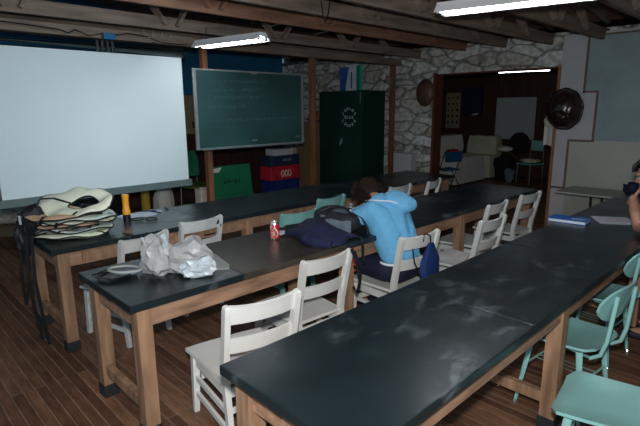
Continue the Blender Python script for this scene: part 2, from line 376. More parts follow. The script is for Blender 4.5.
# stone wall with the doorway, dished by real relief
def stone_face(bm, x0, x1, z0, z1, y):
    nx = max(3, int((x1-x0)/.06)); nz = max(3, int((z1-z0)/.06))
    def fn(u, v):
        x = x0+(x1-x0)*u; z = z0+(z1-z0)*v
        e = min(u, 1-u, v, 1-v)
        return (x, y - (.035*(noise.noise(Vector((x*3.5, 1.3, z*6)))+.3) if e > .001 else 0), z)
    grid(bm, nx, nz, fn)
b = bm_new()
for (x0, x1, z0, z1) in ((-8.3, -4.47, 0, 2.56), (-4.47, -2.55, 2.17, 2.56)):
    box(b, x0, 7.03, z0, x1, 7.15, z1); stone_face(b, x0, x1, z0, z1, 7.0)
box(b, -8.6, 7.03, 2.56, 1.6, 7.15, 2.62)
struct(obj('wall_back', b, M_STONE, smooth='all'))
# partition right of the doorway
b = bm_new(); box(b, -2.52, 6.88, 0, 1.6, 7.02, 2.56); struct(obj('wall_partition', b, M_PARTW))
b = bm_new(); box(b, -2.20, 6.865, 1.85, 1.6, 6.88, 2.51); box(b, -2.04, 6.865, 1.235, 1.6, 6.88, 1.85); struct(obj('trim_4', b, M_PARTB))
b = bm_new(); box(b, -2.33, 6.865, .0, 1.6, 6.88, 1.225); struct(obj('trim_5', b, M_PARTL))
b = bm_new()
for x0, z0, x1, z1 in ((-2.225, 1.83, -2.20, 2.53), (-2.20, 2.51, 1.6, 2.53), (-2.225, 1.83, -2.04, 1.855), (-2.065, 1.215, -2.04, 1.83), (-2.355, 1.215, -2.065, 1.24), (-2.355, .58, -2.33, 1.215), (-2.52, .58, -2.355, .605)):
    box(b, x0, 6.852, z0, x1, 6.88, z1)
struct(obj('trim_6', b, M_TRIM))
# door frame
b = bm_new()
box(b, -2.555, 6.86, 0, -2.52, 7.17, 2.175, .004)
o = obj('door_1', b, mat('orange_brown_timber', (.26, .12, .055), .7, .2)); struct(o)
b = bm_new(); box(b, -4.50, 6.94, 0, -4.455, 7.17, 2.20, .003); box(b, -4.455, 6.99, 2.165, -2.555, 7.17, 2.185, .003); struct(obj('trim_9', b, mat('dark_red_brown_timber', (.11, .032, .018), .5, .2)))
# back room
b = bm_new(); box(b, -8.6, 12.0, 0, 1.6, 12.2, 3.0); struct(obj('wall_back_room', b, M_PANEL))
b = bm_new(); box(b, -8.6, 7.3, 0, -8.4, 12, 3.0); struct(obj('wall_back_room_left', b, M_PANELY))
b = bm_new(); box(b, 1.4, 7.3, 0, 1.6, 12, 3.0); struct(obj('wall_back_room_right', b, M_PANELY))
b = bm_new(); box(b, -8.6, 7.3, 2.9, 1.6, 12.2, 3.0); struct(obj('ceiling_back_room', b, mat('dark_ceiling', (.05, .03, .02), .9)))
b = bm_new(); box(b, 1.4, 0.6, 0, 1.6, 6.88, 2.56); struct(obj('wall_right', b, M_PARTL))
# roof deck sloping up from the stone wall
b = bm_new()
grid(b, 2, 2, lambda u, v: (-8.6+10.2*u, 7.3-8.9*v, 2.74+1.25*v), .03)
struct(obj('ceiling', b, M_DECK))
# soffit panels over the left side, in sheets with gaps
b = bm_new()
for i in range(8):
    y = -1.5+i*1.08
    box(b, -6.9, y, 2.60, -5.42, y+1.055, 2.615)
struct(obj('ceiling_soffit', b, M_SOFFIT))
b = bm_new(); box(b, -5.6, -1.5, 2.5, -5.55, 7, 2.6); box(b, -6.4, -1.5, 2.5, -6.35, 7, 2.6); struct(obj('trim_8', b, M_BEAM))

# ceiling trusses: chord, rafter and web struts, each a thing
def truss(x, zb, label, m=M_BEAM, hh=.135):
    t = thing('roof_truss', label, 'beam', (x, 0, zb), group='timber roof trusses')
    b = bm_new(); box(b, -.022, -1.5, 0, .022, 7.02, hh, .004); obj('bottom_chord', b, m, t)
    sl = 1.25/8.9
    b = bm_new(); sweep(b, [(0, 7.0, 2.80-zb-.09), (0, -1.5, 2.80-zb-.09+8.5*sl)], 1, rect=(.044, .11), up=(0, 0, 1)); obj('rafter', b, m, t)
    ys = (6.1, 5.2, 3.9, 2.5, 1.1, -.3)
    for i, y in enumerate(ys[:-1]):
        zt = 2.71-zb+(7-y)*sl; yn = (y+ys[i+1])/2; ztn = 2.71-zb+(7-yn)*sl
        b = bm_new()
        sweep(b, [(.04, y, hh*.3), (.04, yn, ztn)], 1, rect=(.03, .09), up=(1, 0, 0)); 
        obj('web_strut', b, m, t)
        b = bm_new(); sweep(b, [(.04, ys[i+1]+.12, hh*.3), (.04, yn-.08, ztn)], 1, rect=(.03, .09), up=(1, 0, 0)); obj('web_strut', b, m, t)
truss(-1.36, 2.46, 'grey roof truss furthest right, above the near bench')
truss(-2.06, 2.46, 'grey roof truss crossing just left of the right hand partition')
truss(-2.72, 2.47, 'roof truss above the doorway, beside the right fluorescent lamp', M_BEAM)
truss(-3.36, 2.49, 'grey roof truss meeting the doorway\'s left side')
truss(-4.00, 2.50, 'reddish roof truss passing above the green cabinet', M_BEAMR)
truss(-4.80, 2.455, 'grey roof truss just in front of the blackboard posts', M_BEAM, .12)
b = bm_new(); box(b, -5.24, -1.5, 2.36, -5.15, 6.97, 2.46, .004)
tag(obj('support_beam', b, M_BEAM), 'brown beam running over the three timber posts', 'beam')
for y, l in ((3.21, 'timber post behind the left edge of the blackboard'), (4.98, 'timber post at the right edge of the blackboard'), (6.86, 'orange brown timber post right of the green cabinet')):
    b = bm_new(); box(b, -5.29, y-.034, 0, -5.21, y+.034, 2.36 if y < 6 else 2.36, .004); tag(obj('timber_post', b, M_POST), l, 'post', 'timber posts')

# ================= LAB BENCHES =================
def bench(x0, x1, y0, y1, label, legs, seams, drawers=False, rz=0, brown_slabs=()):
    t = thing('lab_bench', label, 'table', ((x0+x1)/2, y0, 0), rz, 'long black topped lab benches')
    w = (x1-x0)/2; L = y1-y0
    ss = [0]+[s-y0 for s in seams]+[L]
    for si, (a, c) in enumerate(zip(ss, ss[1:])):
        b = bm_new(); box(b, -w, a+.0012, .725, w, c-.0012, .762, .004); obj('worktop_slab', b, M_TOPB if si in brown_slabs else M_TOP, t)
    li = w-.035
    for y in legs:
        y -= y0
        for s in (-1, 1):
            b = bm_new(); xa, xb = sorted((s*li, s*(li-.075)))
            sweep(b, [((xa+xb)/2, y, .06), ((xa+xb)/2, y, .725)], 1, rect=(.075, .075), up=(1, 0, 0))
            lg = obj('leg', b, M_LEG, t)
            b = bm_new(); box(b, xa-.006, y-.0435, 0, xb+.006, y+.0435, .075, .003); obj('foot_sleeve', b, M_SLEEVE, lg)
        b = bm_new(); box(b, -li+.07, y-.02, .14, li-.07, y+.02, .20, .003); obj('stretcher', b, M_LEG, t)
        b = bm_new(); box(b, -li+.076, y-.018, .60, li-.076, y+.018, .7245, .002); obj('end_apron', b, M_LEGD, t)
    for s in (-1, 1):
        b = bm_new(); ya = legs[0]-y0+.0385; 
        for a, c in zip(legs, legs[1:]):
            xx = sorted((s*(li-.012), s*(li-.036))); box(b, xx[0], a-y0+.038, .615, xx[1], c-y0-.038, .7245, .002)
        obj('side_apron', b, M_LEGD, t)
    if drawers:
        for a, c in zip(legs, legs[1:]):
            n = 2; 
            for i in range(n):
                ya = a-y0+.12+(c-a-.14)/n*i; yb = ya+(c-a-.14)/n-.08
                b = bm_new(); box(b, li-.012, ya, .632, li+.002, yb, .708, .003); dr = obj('drawer', b, M_LEG, t)
                b = bm_new(); box(b, li+.002, (ya+yb)/2-.05, .636, li+.012, (ya+yb)/2+.05, .65, .002); obj('drawer_handle', b, M_SLEEVE, dr)
    return t
bench(-1.40, -.73, .85, 5.52, 'nearest long black topped bench, bare but for chalk smears, running from foreground to partition', (.93, 2.45, 4.0, 5.42), (1.97, 3.12, 4.3))
bench(-2.85, -2.15, .85, 5.50, 'middle long black bench holding the can, plastic bags and backpack', (.93, 2.42, 3.95, 5.40), (1.50, 2.35, 3.3, 4.35), brown_slabs=(1,))
bench(-4.22, -3.44, .88, 5.90, 'farthest long black bench carrying the stack of life vests, below the screen', (.96, 2.5, 4.1, 5.8), (2.1, 3.35, 4.6), True)

# ================= WOODEN CHAIRS =================
def wooden_chair(label, m, group):
    """front is -x, feet at z 0, 0.80 high"""
    t = thing('wooden_chair', label, 'chair', (0, 0, 0), 0, group)
    for s in (-1, 1):
        b = bm_new()
        sweep(b, [(.205, s*.175, 0), (.165, s*.178, .385), (.172, s*.18, .46), (.235, s*.185, .765), (.240, s*.185, .79), (.242, s*.185, .80)], [.85, 1, 1, .95, .85, .5], rect=(.042, .030), up=(0, 1, 0))
        obj('back_post', b, m, t)
        b = bm_new(); sweep(b, [(-.243, s*.185, .345), (-.262, s*.192, 0)], [1, .7], rect=(.042, .042), up=(0, 1, 0)); obj('leg', b, m, t)
        b = bm_new(); sweep(b, [(-.225, s*.184, .321), (.155, s*.170, .321)], 1, rect=(.052, .018), up=(0, 1, 0)); obj('side_apron', b, m, t)
        for z in (.12, .22):
            b = bm_new(); xf = -.243-.02*(1-z/.41); xb = .205-.04*z/.43
            sweep(b, [(xf+.012, s*.188, z), (xb-.012, s*.176, z)], 1, rect=(.028, .016), up=(0, 1, 0)); obj('side_stretcher', b, m, t)
    b = bm_new()
    grid(b, 9, 9, lambda u, v: (-.285+.455*u + (0 if u > .1 else .012*abs(2*v-1)**3), (v-.5)*(.455-.10*u), 0.368 - .012*math.sin(math.pi*u)*(1-(2*v-1)**2)), -.02)
    obj('seat', b, m, t, smooth=True)
    for z0, z1, nm in ((.695, .79, 'top_slat'), (.535, .612, 'lower_slat')):
        def fn(u, v, z0=z0, z1=z1):
            z = z0+(z1-z0)*v; y = (u-.5)*.35
            xb = .170+.065*(z-.46)/.305
            return (xb+.028*(1-(2*u-1)**2), y, z + (.010*(1-(2*u-1)**2)*-1 if v > .9 and nm == 'top_slat' else 0))
        b = bm_new(); grid(b, 13, 5, fn, .016); obj(nm, b, m, t, smooth=True)
    b = bm_new(); box(b, -.264, -.155, .19, -.244, .155, .23, .002); box(b, -.252, -.15, .295, -.234, .15, .347, .002); obj('front_rail', b, m, t)
    b = bm_new(); box(b, .158, -.165, .295, .172, .165, .342, .002); obj('back_rail', b, m, t)
    b = bm_new(); box(b, .178, -.165, .22, .192, .165, .25, .002); obj('rear_stretcher', b, m, t)
    return t
proto = None
def put_chair(p1, p2, label, m=M_WHITE, group='white slat back chairs'):
    """p1, p2: tops of near and far back posts"""
    global proto
    a = Vector((p1[0], p1[1], 0)); c = Vector((p2[0], p2[1], 0)); d = (c-a).normalized()
    th = math.atan2(-d.x, d.y); mid = (a+c)/2
    loc = mid - Vector((math.cos(th), math.sin(th), 0))*.24
    if proto is None: proto = wooden_chair(label, M_WHITE, group); ch = proto
    else: ch = dup(proto, label=label, group=group)
    ch.location = loc; ch.rotation_euler = (0, 0, th)
    if m != M_WHITE:
        for k in kids(ch):
            for s in k.material_slots: s.link = 'OBJECT'; s.material = m
    return ch
put_chair((-1.76, 1.12), (-1.69, 1.49), 'nearest white slat back chair with chipped seat edge, in the foreground beside the bench corner')
put_chair((-2.0, 1.80), (-1.98, 2.20), 'white slat back chair between the foreground chair and the girl in blue')
put_chair((-1.91, 2.62), (-1.86, 3.02), 'white chair the girl in blue sits on, drawstring bag on its back')
put_chair((-1.76, 3.46), (-1.75, 3.84), 'white slat back chair right of the girl, overlapping the chair behind it', M_WHITE2)
put_chair((-2.02, 4.09), (-2.03, 4.48), 'white slat back chair partly hidden behind the one right of the girl', M_WHITE2)
put_chair((-2.03, 4.80), (-2.0, 5.19), 'white slat back chair at the far end of the middle bench, nearest the doorway', M_WHITE2)
put_chair((-3.22, 1.25), (-3.30, 1.63), 'white slat back chair behind the crumpled plastic bags, leg in view left of them', M_WHITE2)
put_chair((-3.42, 1.80), (-3.44, 2.20), 'white slat back chair behind the grey card, second along the far bench', M_WHITE2)
put_chair((-3.08, 2.55), (-3.06, 2.95), 'pale teal wooden chair behind the navy jacket, right of the drink can', M_TEALW, 'pale teal wooden chairs')
put_chair((-3.36, 3.25), (-3.38, 3.65), 'pale teal wooden chair behind the backpack, left of the girl\'s head', M_TEALW, 'pale teal wooden chairs')
put_chair((-3.30, 4.32), (-3.30, 4.70), 'white chair whose top shows behind the girl\'s shoulder', M_WHITE2)
put_chair((-3.22, 4.95), (-3.30, 5.34), 'white chair behind the far part of the middle bench, right of the girl', M_WHITE2)

# ================= TURQUOISE SCHOOL CHAIRS =================
def school_chair(label, group):
    """front is -x; bent plywood seat and rounded backrest on tapered metal legs"""
    t = thing('school_chair', label, 'chair', (0, 0, 0), 0, group)
    def seat(u, v):
        x = -.20+.39*u; w = .205*(1-.25*max(0, (.12-u)/.12)**2-.12*u)*(1-.25*max(0, (u-.88)/.12)**2)
        z = .44 + .018*(u)**2 - .016*math.sin(math.pi*min(1, u*1.1))*(1-(2*v-1)**2) - .02*max(0, (.15-u)/.15)**2 + .01*abs(2*v-1)**3
        return (x, (2*v-1)*w, z)
    b = bm_new(); grid(b, 15, 13, seat, .013); obj('seat', b, M_TEAL, t, smooth=True)
    def back(u, v):
        a = 2*v-1; w = .19; hgt = .092*(1-abs(a)**2.8)**.5 if abs(a) < 1 else .004
        hgt = max(hgt, .02)
        z = .705+(2*u-1)*hgt
        return (.235+(z-.7)*.25 - .035*a*a, a*w, z)
    b = bm_new(); grid(b, 9, 19, back, .012); obj('backrest', b, M_TEAL, t, smooth=True)
    for s in (-1, 1):
        b = bm_new(); sweep(b, [(.03, s*.10, .405), (.17, s*.125, .405), (.215, s*.125, .44), (.235, s*.12, .52), (.255, s*.11, .76)], .011, 10); obj('back_tube', b, M_TEALM, t, smooth=True)
        for q, nm in ((-1, 'leg'), (1, 'leg')):
            x0 = -.13 if q < 0 else .12
            b = bm_new(); sweep(b, [(x0, s*.14, .425), (x0+q*.05, s*.175, .02)], [.017, .009], 10); lg = obj(nm, b, M_TEALM, t, smooth=True)
            b = bm_new(); lathe(b, [(.0, 0), (.014, 0), (.014, .012), (.010, .02)], 12, (x0+q*.0525, s*.177, 0)); obj('foot_glide', b, M_METAL, lg)
    b = bm_new()
    for x in (-.13, .12): sweep(b, [(x, -.14, .415), (x, .14, .415)], .010, 8)
    for x, q in ((-.13, -1), (.12, 1)):
        pass
    obj('under_frame', b, M_TEALM, t, smooth=True)
    b = bm_new()
    for k, y in enumerate((-.045, .0, .045)): sweep(b, [(-.155, y, .25), (.145, y, .25)], .004, 6)
    sweep(b, [(-.152, -.155, .25), (-.152, .155, .25)], .006, 8); sweep(b, [(.142, -.155, .25), (.142, .155, .25)], .006, 8)
    obj('book_rack', b, M_TEALM, t, smooth=True)
    return t
sc = school_chair('turquoise school chair, second back from the foreground, tucked in at the near bench', 'turquoise metal school chairs')
sc.location = (-.825, 2.71, 0); sc.rotation_euler = (0, 0, R(-6))
dup(sc, (-.46, 2.14, 0), R(8), 'turquoise school chair cut off by the bottom right corner of the picture')
dup(sc, (-.92, 3.50, 0), R(-4), 'turquoise school chair farthest back, at the right edge beside the seated dark haired person')

# ================= SCREEN, BLACKBOARD, CABINET =================
t = thing('projection_screen', 'large pale blue white projection screen hanging at the left', 'screen', (-5.12, 1.95, .84))
b = bm_new(); box(b, -.004, -.98, .03, .004, .90, 1.385); obj('screen_sheet', b, M_SCREEN, t)
b = bm_new(); box(b, -.02, -2.6, -.045, .025, .93, .03, .006); obj('bottom_rail', b, M_GREYBAR, t)
b = bm_new(); sweep(b, [(0, -2.6, 1.435), (0, .93, 1.435)], .05, 16); obj('roller_case', b, M_GREYBAR, t, smooth=True)
for y in (-.02, .03, .08, .13):
    b = bm_new(); box(b, .03, y-.012, 1.39, .062, y+.012, 1.49, .003); obj('case_clip', b, M_SLEEVE, t)
b = bm_new()
for y in (.6,): sweep(b, [(0, y, 1.48), (-.03, y, 1.53)], .008, 6)
obj('hanger', b, M_BLACKP, t)

t = thing('blackboard', 'green blackboard with faint chalk writing hung on timber posts', 'blackboard', (-5.185, 3.87, 1.19))
BS = bm_new(); box(BS, 0, -.82, .02, .014, .82, .92)
b = bm_new()
box(b, -.01, -.86, 0, .022, -.82, .94, .003); box(b, -.01, .82, 0, .022, .86, .94, .003); box(b, -.01, -.82, .92, .022, .82, .94, .002); box(b, -.01, -.82, 0, .022, .82, .02, .002)
obj('board_frame', b, M_ALU, t)
b = bm_new(); box(b, .022, -.8, -.006, .06, .8, .004, .002); obj('chalk_ledge', b, M_GREYBAR, t)
b = BS; rnd = random.Random(4)
for z, y0, n in ((.80, -.62, 15), (.70, -.60, 12), (.61, -.60, 14), (.50, -.66, 9), (.33, -.68, 26)):
    y = y0
    for i in range(n):
        pts = [(.0148, y+j*.010, z+rnd.uniform(-.02, .022)+i*.001) for j in range(5)]
        sweep(b, pts, .0018, 4, mi=1); y += .052 if rnd.random() < .8 else .08
obj('board_surface', b, [M_CHALK, M_CHALKW], t)
b = bm_new(); box(b, .022, -.03, .905, .03, .05, .93, .002); box(b, .0145, -.05, .07, .022, .03, .085); box(b, .0145, .70, .09, .022, .78, .10); obj('mounting_clip', b, M_ALU, t)

t = thing('metal_cabinet', 'tall dark green metal cabinet with white stencilled lettering on its right door', 'cabinet', (-5.39, 5.70, 0))
b = bm_new(); box(b, -.46, .022, 0, .46, .56, 1.93, .006); obj('body', b, M_CAB, t)
for s in (-1, 1):
    xa, xb = (-.455, -.003) if s < 0 else (.003, .455)
    b = bm_new(); box(b, xa, 0, .08, xb, .020, 1.91, .004); d_ = obj('door', b, M_CAB, t)
    if s > 0:
        b = bm_new(); box(b, .03, -.012, 1.11, .055, 0, 1.2, .003); sweep(b, [(.043, -.008, 1.16), (.043, -.035, 1.16), (.043, -.035, 1.08)], .007, 8); obj('handle', b, M_METAL, d_)
        for s_, zz, arc in (('JUNIOR', 1.655, 1), ('BLUE', 1.525, 0), ('LOCKER', 1.395, -1)):
            for i, chh in enumerate(s_):
                n = len(s_); k = (i-(n-1)/2)
                px = .20+k*.050; pz = zz - arc*abs(k)**2*.012
                Mx = Matrix.Translation((px, -.0015, pz)) @ Euler((R(90), 0, 0)).to_matrix().to_4x4() @ Matrix.Rotation(-arc*k*.22, 4, 'Z')
                text('stencil_letter', chh, .062, M_EMB if False else M_PAGES, d_, Mx)
        b = bm_new(); box(b, .425, -.004, 1.74, .432, 0, 1.9); obj('hinge', b, M_ALU, d_)

# ================= LAMPS =================
def lamp(p0, p1, z, label, power):
    a = Vector((p0[0], p0[1], z)); c = Vector((p1[0], p1[1], z)); L = (c-a).length; d = (c-a).normalized()
    t = thing('fluorescent_lamp', label, 'ceiling light', (a+c)/2, math.atan2(d.y, d.x), 'hanging fluorescent lamps')
    b = bm_new(); 
    prof = [(-.105, 0), (-.10, 0), (-.06, .04), (.06, .04), (.10, 0), (.105, 0), (.065, .046), (.045, .075), (-.045, .075), (-.065, .046)]
    Mx = Matrix.Translation((-L/2, 0, 0)) @ Matrix.Rotation(R(90), 4, 'Y') @ Matrix.Rotation(R(90), 4, 'Z')
    prism(b, prof, L, Mx); obj('reflector_housing', b, M_LAMPW, t)
    for s in (-1, 1):
        b = bm_new(); sweep(b, [(-L/2+.03, s*.05, .02), (L/2-.03, s*.05, .02)], .014, 12); tb = obj('tube', b, M_TUBE, t, smooth=True)
        for e in (-1, 1):
            b = bm_new(); box(b, e*(L/2-.015)-.012, s*.05-.014, .0, e*(L/2-.015)+.012, s*.05+.014, .055, .002); obj('tube_socket', b, M_PIPE, tb)
    b = bm_new()
    for x in (-L*.35, L*.35): sweep(b, [(x, 0, .075), (x, 0, .20+.0)], .004, 6)
    obj('hanging_wire', b, M_BLACKP, t)
    return t
lamp((-4.86, 2.92), (-3.92, 3.07), 2.31, 'lit fluorescent lamp hanging above the gap between screen and blackboard', 0)
lamp((-2.05, 3.20), (-1.02, 3.42), 2.31, 'lit fluorescent lamp hanging at the top right, above the near bench', 0)
t = thing('fluorescent_lamp', 'dim lit fluorescent lamp seen through the doorway in the back room', 'ceiling light', (-4.30, 9.8, 2.33), R(12), 'hanging fluorescent lamps')
b = bm_new(); box(b, -.50, -.06, .03, .50, .06, .09, .004); obj('housing', b, M_LAMPW, t)
b = bm_new(); sweep(b, [(-.47, 0, .012), (.47, 0, .012)], .009, 10); obj('tube', b, mat('dim_tube', (1, 1, 1), .4, 0, emit=((.9, .95, 1), 11)), t, smooth=True)
b = bm_new(); sweep(b, [(-.3, 0, .09), (-.3, 0, .57)], .004, 6); sweep(b, [(.3, 0, .09), (.3, 0, .57)], .004, 6); obj('hanging_wire', b, M_BLACKP, t)

# ================= CEILING BITS =================
b = bm_new(); sweep(b, [(-4.42, 3.5, 2.66), (-4.42, 4.9, 2.66), (-4.38, 4.98, 2.65), (-4.36, 5.0, 2.61)], .04, 14)
dp = obj('duct_pipe', b, M_PIPE, smooth=True)
for y in (3.8, 4.6):
    b = bm_new(); sweep(b, [(-4.80, y, 2.60), (-4.46, y, 2.616), (-4.38, y, 2.616), (-4.02, y, 2.62)], 1, rect=(.03, .006), up=(0, 0, 1)); obj('pipe_strap', b, M_ALU, dp)
tag(dp, 'grey white pipe lying above the roof beams, over the cabinet', 'pipe')
t = thing('junction_box', 'small blue electrical box above the top edge of the screen', 'electrical box', (-5.10, 2.05, 2.375))
b = bm_new(); box(b, 0, -.05, -.03, .05, .06, .03, .004); obj('box_body', b, M_BBOX, t)
b = bm_new(); box(b, .05, -.035, -.02, .053, .045, .02); obj('cover_plate', b, M_BBOX, t)
b = bm_new(); rnd = random.Random(2)
pts = [(-5.03, 1.97, 2.39), (-5.03, 1.85, 2.36), (-5.03, 1.72, 2.40), (-5.0, 1.66, 2.36), (-5.03, 1.58, 2.39), (-5.03, 1.3, 2.405), (-5.03, .9, 2.42), (-5.03, .4, 2.44)]
sweep(b, pts, .006, 6); tag(obj('power_cable', b, M_BLACKP, smooth=True), 'black cable running left from the blue electrical box', 'cable')
b = bm_new(); sweep(b, [(-5.02, 2.10, 2.385), (-5.0, 2.2, 2.41), (-5.0, 2.4, 2.40), (-4.97, 2.55, 2.35), (-4.92, 2.72, 2.34), (-4.86, 2.80, 2.34)], .006, 6); tag(obj('power_cable', b, M_BLACKP, smooth=True), 'black cable drooping from the blue electrical box to the lamp', 'cable')
b = bm_new()
pts = [(-4.98+.035*math.cos(a*.5), 2.35+a*.008, 2.42+.035*math.sin(a*.5)) for a in range(48)]
sweep(b, pts, .004, 5); tag(obj('wire_coil', b, M_RUST, smooth=True), 'pale coiled wire hanging between blue electrical box and lamp', 'wire')
b = bm_new(); sweep(b, [(-3.30, 3.25, 2.60), (-3.30, 3.27, 2.5), (-3.30, 3.30, 2.44), (-3.30, 3.34, 2.5), (-3.30, 3.36, 2.60)], .006, 6); tag(obj('hanging_loop', b, M_BLACKP, smooth=True), 'black cord loop hanging from a roof beam at top centre', 'cord')

# ================= VEST STACK =================
def vest(label, i, main, th, cx, cy, z, rz, tilt=(0, 0), sx=1., wav=.012):
    t = thing('life_vest', label, 'life vest', (cx, cy, z), 0, 'stacked snorkel vests', rot=(tilt[0], tilt[1], rz))
    n = 56
    def outer(a):
        rx = .285*sx; ry = .205
        return Vector((rx*math.cos(a)*(1+.06*math.cos(2*a)), ry*math.sin(a)*(1+.12*math.cos(a)), 0))
    def inner(a): return Vector((.085+.115*math.cos(a), .09*math.sin(a), 0))
    def zz(p): return wav*noise.noise(Vector((p.x*6+i*3, p.y*6, i)))*2
    b = bm_new(); rings = []
    secs = ((0, 0), (.06, .6), (.25, 1), (.5, 1.1), (.75, 1), (.94, .6), (1, 0), (.94, -.5), (.5, -.8), (.06, -.5))
    for k, zt in secs:
        ring = []
        for j in range(n):
            a = 2*math.pi*j/n; p = outer(a).lerp(inner(a), k); ring.append(b.verts.new((p.x, p.y, zz(p)+zt*th/2*(1+.15*noise.noise(Vector((p.x*14, p.y*14, i)))))))
        rings.append(ring)
    for q in range(len(rings)):
        A, B = rings[q], rings[(q+1) % len(rings)]
        for j in range(n): b.faces.new((A[j], A[(j+1) % n], B[(j+1) % n], B[j]))
    obj('vest_body', b, main, t, smooth='all')
    b = bm_new()
    for fn in (outer, inner):
        pts = [];
        for j in range(n+1):
            a = 2*math.pi*j/n; p = fn(a); pts.append((p.x, p.y, zz(p)))
        sweep(b, pts, .0055, 6, cap=False)
    obj('edge_piping', b, M_BLACK, t, smooth='all')
    b = bm_new()
    ang = 2.2+i*.6
    p = outer(ang); q = p*1.12
    sweep(b, [(p.x*.75, p.y*.75, zz(p)+th*.62), (p.x, p.y, zz(p)+th*.2), (q.x, q.y, zz(p)-.01)], 1, rect=(.025, .004), up=(0, 0, 1)); obj('strap', b, M_BLACK, t)
    for a2 in (ang+1.9, ang+3.9):
        b = bm_new(); p = outer(a2); w_ = inner(a2); q = p*1.05; sweep(b, [(w_.x, w_.y, zz(w_)+th*.1), ((p.x+w_.x)/2, (p.y+w_.y)/2, zz((p+w_)/2)+th*.60), (p.x*.96, p.y*.96, zz(p)+th*.35), (q.x, q.y, zz(p)-.004)], 1, rect=(.018, .004), up=(0, 0, 1)); obj('strap', b, M_BLACK, t)
    return t
words = ['bottom of the stack, flat against the bench', 'second up in the stack', 'third up in the stack', 'fourth up in the stack', 'fifth up in the stack', 'just beneath the top vest', 'topmost, tilted with its neck hole in view']
z = .770; rnd = random.Random(7)
V = [(M_CREAM, .032, 0), (M_CREAM2, .029, .2), (M_APRI, .028, -.3), (M_CREAM, .029, .35), (M_CREAM2, .028, .1), (M_APRI, .028, -.45)]
base_rz = R(44)
for i, (m, th, dr) in enumerate(V):
    vest(('cream', 'grey green', 'tan', 'cream', 'grey green', 'tan')[i]+' snorkel vest with black piping, '+words[i], i, m, th, -3.80+rnd.uniform(-.03, .03)-(0, 0, .05, 0, 0, .09)[i], 1.125+rnd.uniform(-.03, .03)-(0, 0, .05, 0, 0, .06)[i], z+th/2, base_rz+dr*.9, (rnd.uniform(-.05, .05), rnd.uniform(-.05, .05)), 1, .018)
    z += th*.98
vest('cream snorkel vest with black piping, '+words[6], 9, M_CREAM, .036, -3.81, 1.17, z+.055, base_rz-R(16), (R(21), R(3)), 1.05, .022)
t = thing('mask_strap', 'black dive mask strap lying in the neck hole of the top vest', 'strap', (-3.76, 1.22, z+.03))
b = bm_new(); ball(b, (0, 0, 0), (.035, .025, .015), 2, .2, 3, 1); obj('strap_body', b, M_BLACKP, t, smooth=True)
t = thing('buckle_harness', 'bundle of black straps with white buckle spilling off the left bench end', 'strap', (-3.87, .95, .77))
def ribbon(b, pts, w=.022): sweep(b, pts, 1, rect=(.022, .005), up=(-.7, .7, .05))
b = bm_new(); ball(b, (-.02, -.04, .10), (.10, .085, .13), 3, .22, 3, 3); ball(b, (-.02, -.12, .0), (.075, .05, .12), 3, .22, 3, 6); obj('strap_bundle', b, M_BLACK, t, smooth=True)
for k, (dx, dy, zend) in enumerate(((.12, -.13, .04), (.20, -.11, .02), (-.03, -.14, .40))):
    b = bm_new(); ribbon(b, [(dx*.3, -.08, .10), (dx*.7, dy*.95, .04), (dx, dy-.02, -.25), (dx+.03*math.sin(k*2), dy-.01, -.5), (dx+.02, dy+.01, zend-.76)], .026)
    obj('hanging_strap', b, M_BLACK, t)
b = bm_new(); box(b, -.03, -.135, .10, .0, -.12, .17, .006); obj('buckle', b, M_PAPER, t)
t = thing('loose_strap', 'short black strap with buckle hanging over the front edge of the far bench', 'strap', (-3.43, 1.42, .765))
b = bm_new(); sweep(b, [(-.10, -.02, .004), (.005, 0, .006), (.016, .01, -.04), (.018, -.04, -.075), (.017, -.07, -.055)], 1, rect=(.022, .004), up=(.2, 0, 1)); obj('strap_band', b, M_BLACK, t)
b = bm_new(); sweep(b, [(.016, .0, -.06), (.018, .06, -.02), (.017, .11, .0)], 1, rect=(.018, .004), up=(1, 0, .1)); sweep(b, [(.018, -.035, -.075), (.018, -.03, -.20)], 1, rect=(.018, .004), up=(1, 0, 0)); obj('strap_tail', b, M_BLACK, t)

t = thing('dive_torch', 'orange dive torch standing on its black head on the far bench', 'torch', (-3.93, 1.60, .762))
b = bm_new(); lathe(b, [(0, 0), (.03, 0), (.032, .05), (.020, .06), (.0, .06)], 20); obj('lamp_head', b, M_BLACKP, t, smooth=True)
b = bm_new(); lathe(b, [(0, .06), (.030, .06), (.033, .09), (.026, .11), (.026, .19), (.029, .20), (.028, .225), (0, .225)], 20); obj('torch_body', b, M_ORANGE, t, smooth=True)
t = thing('swim_goggles', 'black framed swim goggles lying beside the orange torch', 'goggles', (-3.83, 1.70, .768), R(50))
for s in (-1, 1):
    b = bm_new()
    pts = [(s*.055+.045*math.cos(a), .032*math.sin(a), .012+.004*math.sin(a)) for a in [2*math.pi*j/16 for j in range(17)]]
    sweep(b, pts, .006, 6, cap=False); obj('lens_frame', b, M_BLACKP, t, smooth=True)
b = bm_new(); sweep(b, [(-.10, 0, .012), (-.14, .06, .004), (-.05, .10, .004), (.08, .09, .004), (.10, .0, .012)], .005, 6); obj('head_strap', b, M_BLACKP, t, smooth=True)
def sheet(name, label, cat, pts, z, m, th=.0015, group=None):
    b = bm_new(); prism(b, pts, th, Matrix.Translation((0, 0, z))); o = obj(name, b, m); return tag(o, label, cat, group)
sheet('paper_sheet', 'pale paper lying on the far bench right of the orange torch', 'paper', [(-4.18, 1.60), (-3.95, 1.62), (-3.98, 1.86), (-4.12, 2.02), (-4.24, 1.96)], .7625, M_PAPER)
